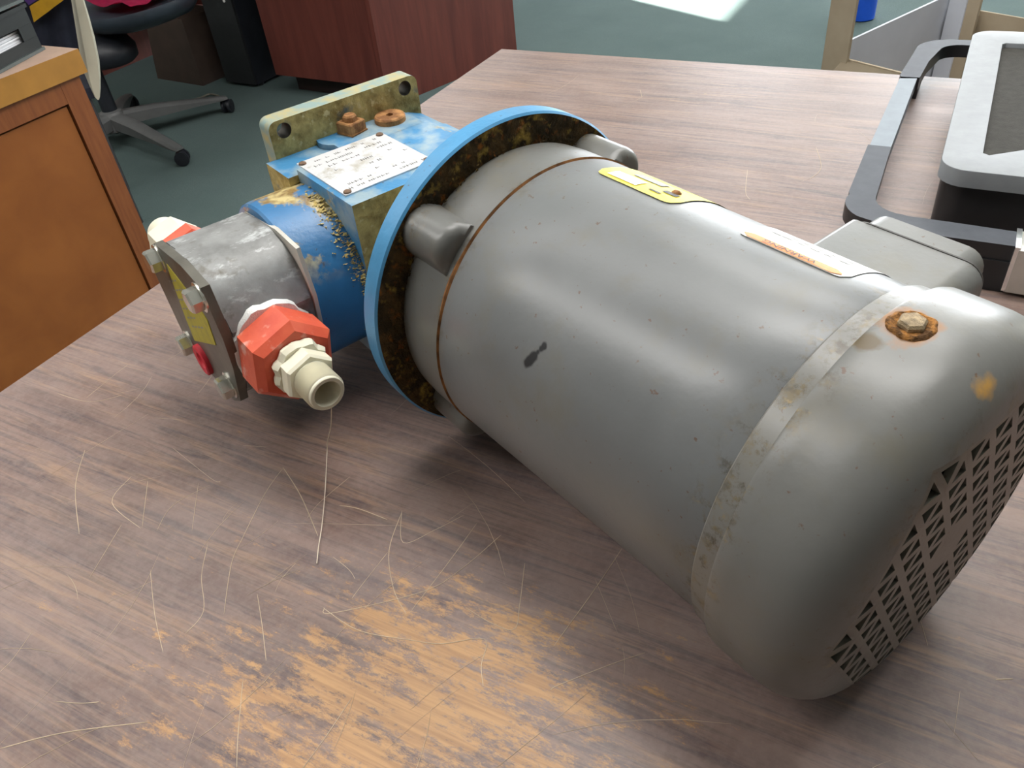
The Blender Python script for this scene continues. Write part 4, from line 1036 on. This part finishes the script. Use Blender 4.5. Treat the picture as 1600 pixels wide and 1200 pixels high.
drape([vpl(46, 10, COFF - 0.055), vpl(108, -28, COFF - 0.055), vpl(114, -11, COFF - 0.055), vpl(53, 35, COFF - 0.055)], 'gold_band', M_GOLD, 0.005, 0.0015)
drape([vpl(34, -4, COFF - 0.055), vpl(96, -42, COFF - 0.055), vpl(106, -29, COFF - 0.055), vpl(45, 8, COFF - 0.055)], 'purple_band', M_PURP, 0.005, 0.0015)

# ================================================================== THINGS UNDER AND BY THE DESK
M_BAG = plain('brown_bag', (0.050, 0.032, 0.024), 0.6, 0, 0.2, 12)
bm = bmesh.new(); prism(bm, [(-0.17, -0.10), (0.15, -0.13), (0.17, 0.12), (-0.15, 0.13)], 0, 0.27, 2, 0, 0.80); bevel_sharp(bm, 0.025, 3)
o = tag(finish(bm, 'brown_bag', M_BAG, None, 50), 'dark brown bag standing on the carpet behind the black office chair', 'bag'); o.location = tw(-3.10, 2.62, FLOOR); o.rotation_euler = (0, 0, YAW)
cuboid = thing('kneehole_filler', 'black filler box for the dark kneehole under the mahogany desk beside the brown bag', 'filler', tw(-2.745, 2.75, FLOOR), YAW - 0.05)  # plain box added to fill the dark void of the kneehole
bm = bmesh.new(); box(bm, -0.09, 0.09, -0.21, 0.21, 0.012, 0.43); bevel_sharp(bm, 0.006, 2); finish(bm, 'case', M_CHBLK, cuboid)
bm = bmesh.new(); box(bm, -0.088, 0.088, -0.222, -0.2105, 0.014, 0.428); bevel_sharp(bm, 0.005, 2); fp = finish(bm, 'front_panel', M_BLK, cuboid)
bm = bmesh.new(); lathe(bm, [(0, 0.006), (0.003, 0.006), (0.0035, 0.004)], (0.05, -0.2222, 0.35), (0, -1, 0), 14, None, 0, False, True); finish(bm, 'white_dot', M_LABELW, fp)
for x in (-0.075, 0.075):
    for y in (-0.18, 0.18):
        bm = bmesh.new(); lathe(bm, [(0, 0.012), (0.0118, 0.012)], (x, y, 0), (0, 0, 1), 10, None, 0, True, True); finish(bm, 'foot', M_BLK, cuboid)
for k, (pts, lab) in enumerate(((((262, 166), (285, 160), (312, 153), (328, 147), (342, 150)), 'thin grey cable lying on the carpet between the brown bag and the chair base'),
                               (((205, 172), (225, 180), (245, 174), (262, 176)), 'black cable on the carpet just behind the grey chair base'))):
    P = smooth_path([unproject(x, y, FLOOR + 0.006) for x, y in pts], 8); bm = bmesh.new(); tube(bm, P, 0.0042, 8)
    tag(finish(bm, 'cable', plain('cable_%s' % ('grey', 'black')[k], ((0.16, 0.15, 0.12), (0.03, 0.03, 0.03))[k], 0.5)), lab, 'cable')

# ================================================================== OPEN CARDBOARD BOX BEHIND THE TABLE
t = NT('cardboard', 0.85, spec=0.15)
M_CARD = t.done(t.mix(t.ramp(t.noise(7, 4), 0.35, 0.65), (0.33, 0.27, 0.19), (0.40, 0.335, 0.245)))
M_CARDW = plain('white_lined_board', (0.50, 0.53, 0.60), 0.7, 0, 0.05, 10)
E1 = Vector((0.835, -0.55, 0)).normalized(); 
b0 = Vector((-0.2402, 2.000, 0)); 
cb = thing('cardboard_box', 'open white-lined cardboard box on the carpet behind the black framed machine', 'box', tw(b0.x, b0.y, FLOOR), YAW)
RIM = -0.30 - FLOOR
n0, n1, n2, n3 = (0, 0), (0.62, -0.34), (0.84, 0.09), (0.186, 0.438)     # corners, table frame, from b0
def wall(p, q, z0, z1, th, name, flare=0.0, mats=None):
    p, q = Vector(p), Vector(q); d = (q - p).normalized(); nn = Vector((d.y, -d.x)) * th
    bm = bmesh.new(); prism(bm, [(p.x, p.y), (q.x, q.y), (q.x + nn.x, q.y + nn.y), (p.x + nn.x, p.y + nn.y)], z0, z1, 2); bevel_sharp(bm, 0.001, 1)
    return finish(bm, name, mats or M_CARDW, cb)
th = 0.006
wall(n0, n1, 0.008, RIM, th, 'near_wall', 0, M_CARD); wall(n1, n2, 0.008, RIM, th, 'right_wall'); wall(n2, n3, 0.008, RIM, th, 'back_wall', 0, M_CARD); wall(n3, n0, 0.008, RIM + 0.035, th, 'left_wall')
bm = bmesh.new(); prism(bm, [n0, n1, n2, n3], 0.0, 0.007, 2); finish(bm, 'bottom', M_CARD, cb)
# upright strip at the near left corner and an inner corner fold
bm = bmesh.new(); prism(bm, [(-0.052, 0.018), (0.006, -0.020), (0.010, -0.013), (-0.048, 0.025)], 0.30, 0.98, 2); bevel_sharp(bm, 0.001, 1); st = finish(bm, 'corner_strip', M_CARD, cb)
bm = bmesh.new(); prism(bm, [(0.176, 0.400), (0.215, 0.385), (0.222, 0.392), (0.182, 0.410)], 0.10, RIM + 0.05, 2); finish(bm, 'corner_fold', M_CARDW, cb)
bm = bmesh.new(); prism(bm, [(0.215, 0.3885), (0.245, 0.372), (0.2495, 0.381), (0.2195, 0.3975)], 0.10, RIM + 0.06, 2); finish(bm, 'corner_fold', M_CARD, cb)
# near flap folded outward along the rim
bm = bmesh.new()
A0 = Vector((*n0, RIM)); A1 = Vector((*n1, RIM)); dn = Vector((-0.34, -0.62, 0)).normalized() * 0.06
vs = [A0, A1, A1 + dn + Vector((0, 0, -0.03)), A0 + dn + Vector((0, 0, -0.03))]
f = bm.faces.new([bm.verts.new(v) for v in vs]); bmesh.ops.solidify(bm, geom=[f], thickness=0.004); finish(bm, 'near_flap', M_CARD, cb)

# blue and white bottle on the floor
bt = thing('bottle', 'blue and white plastic bottle standing on the carpet behind the cardboard strip', 'bottle', tw(-0.43, 3.86, FLOOR), YAW)
M_BLUEP = plain('bright_blue_plastic', (0.01, 0.09, 0.62), 0.35, 0, 0.08, 20)
bm = bmesh.new(); lathe(bm, [(0.0, 0.050), (0.005, 0.056), (0.10, 0.056)], (0, 0, 0), (0, 0, 1), 32, None, 0, True, True); finish(bm, 'bottle_body', M_BLUEP, bt)
bm = bmesh.new(); lathe(bm, [(0.1002, 0.055), (0.19, 0.055), (0.215, 0.036), (0.235, 0.017), (0.25, 0.016)], (0, 0, 0), (0, 0, 1), 32, None, 0, True, True); finish(bm, 'bottle_top', M_LABELW, bt)
bm = bmesh.new(); lathe(bm, [(0.092, 0.0566), (0.140, 0.0566)], (0, 0, 0), (0, 0, 1), 32, None, 0, False, False); finish(bm, 'bottle_label', M_LABELW, bt)
bm = bmesh.new(); lathe(bm, [(0.2505, 0.02), (0.285, 0.02), (0.288, 0.017)], (0, 0, 0), (0, 0, 1), 24, None, 0, True, True); finish(bm, 'bottle_cap', M_BLUEP, bt)
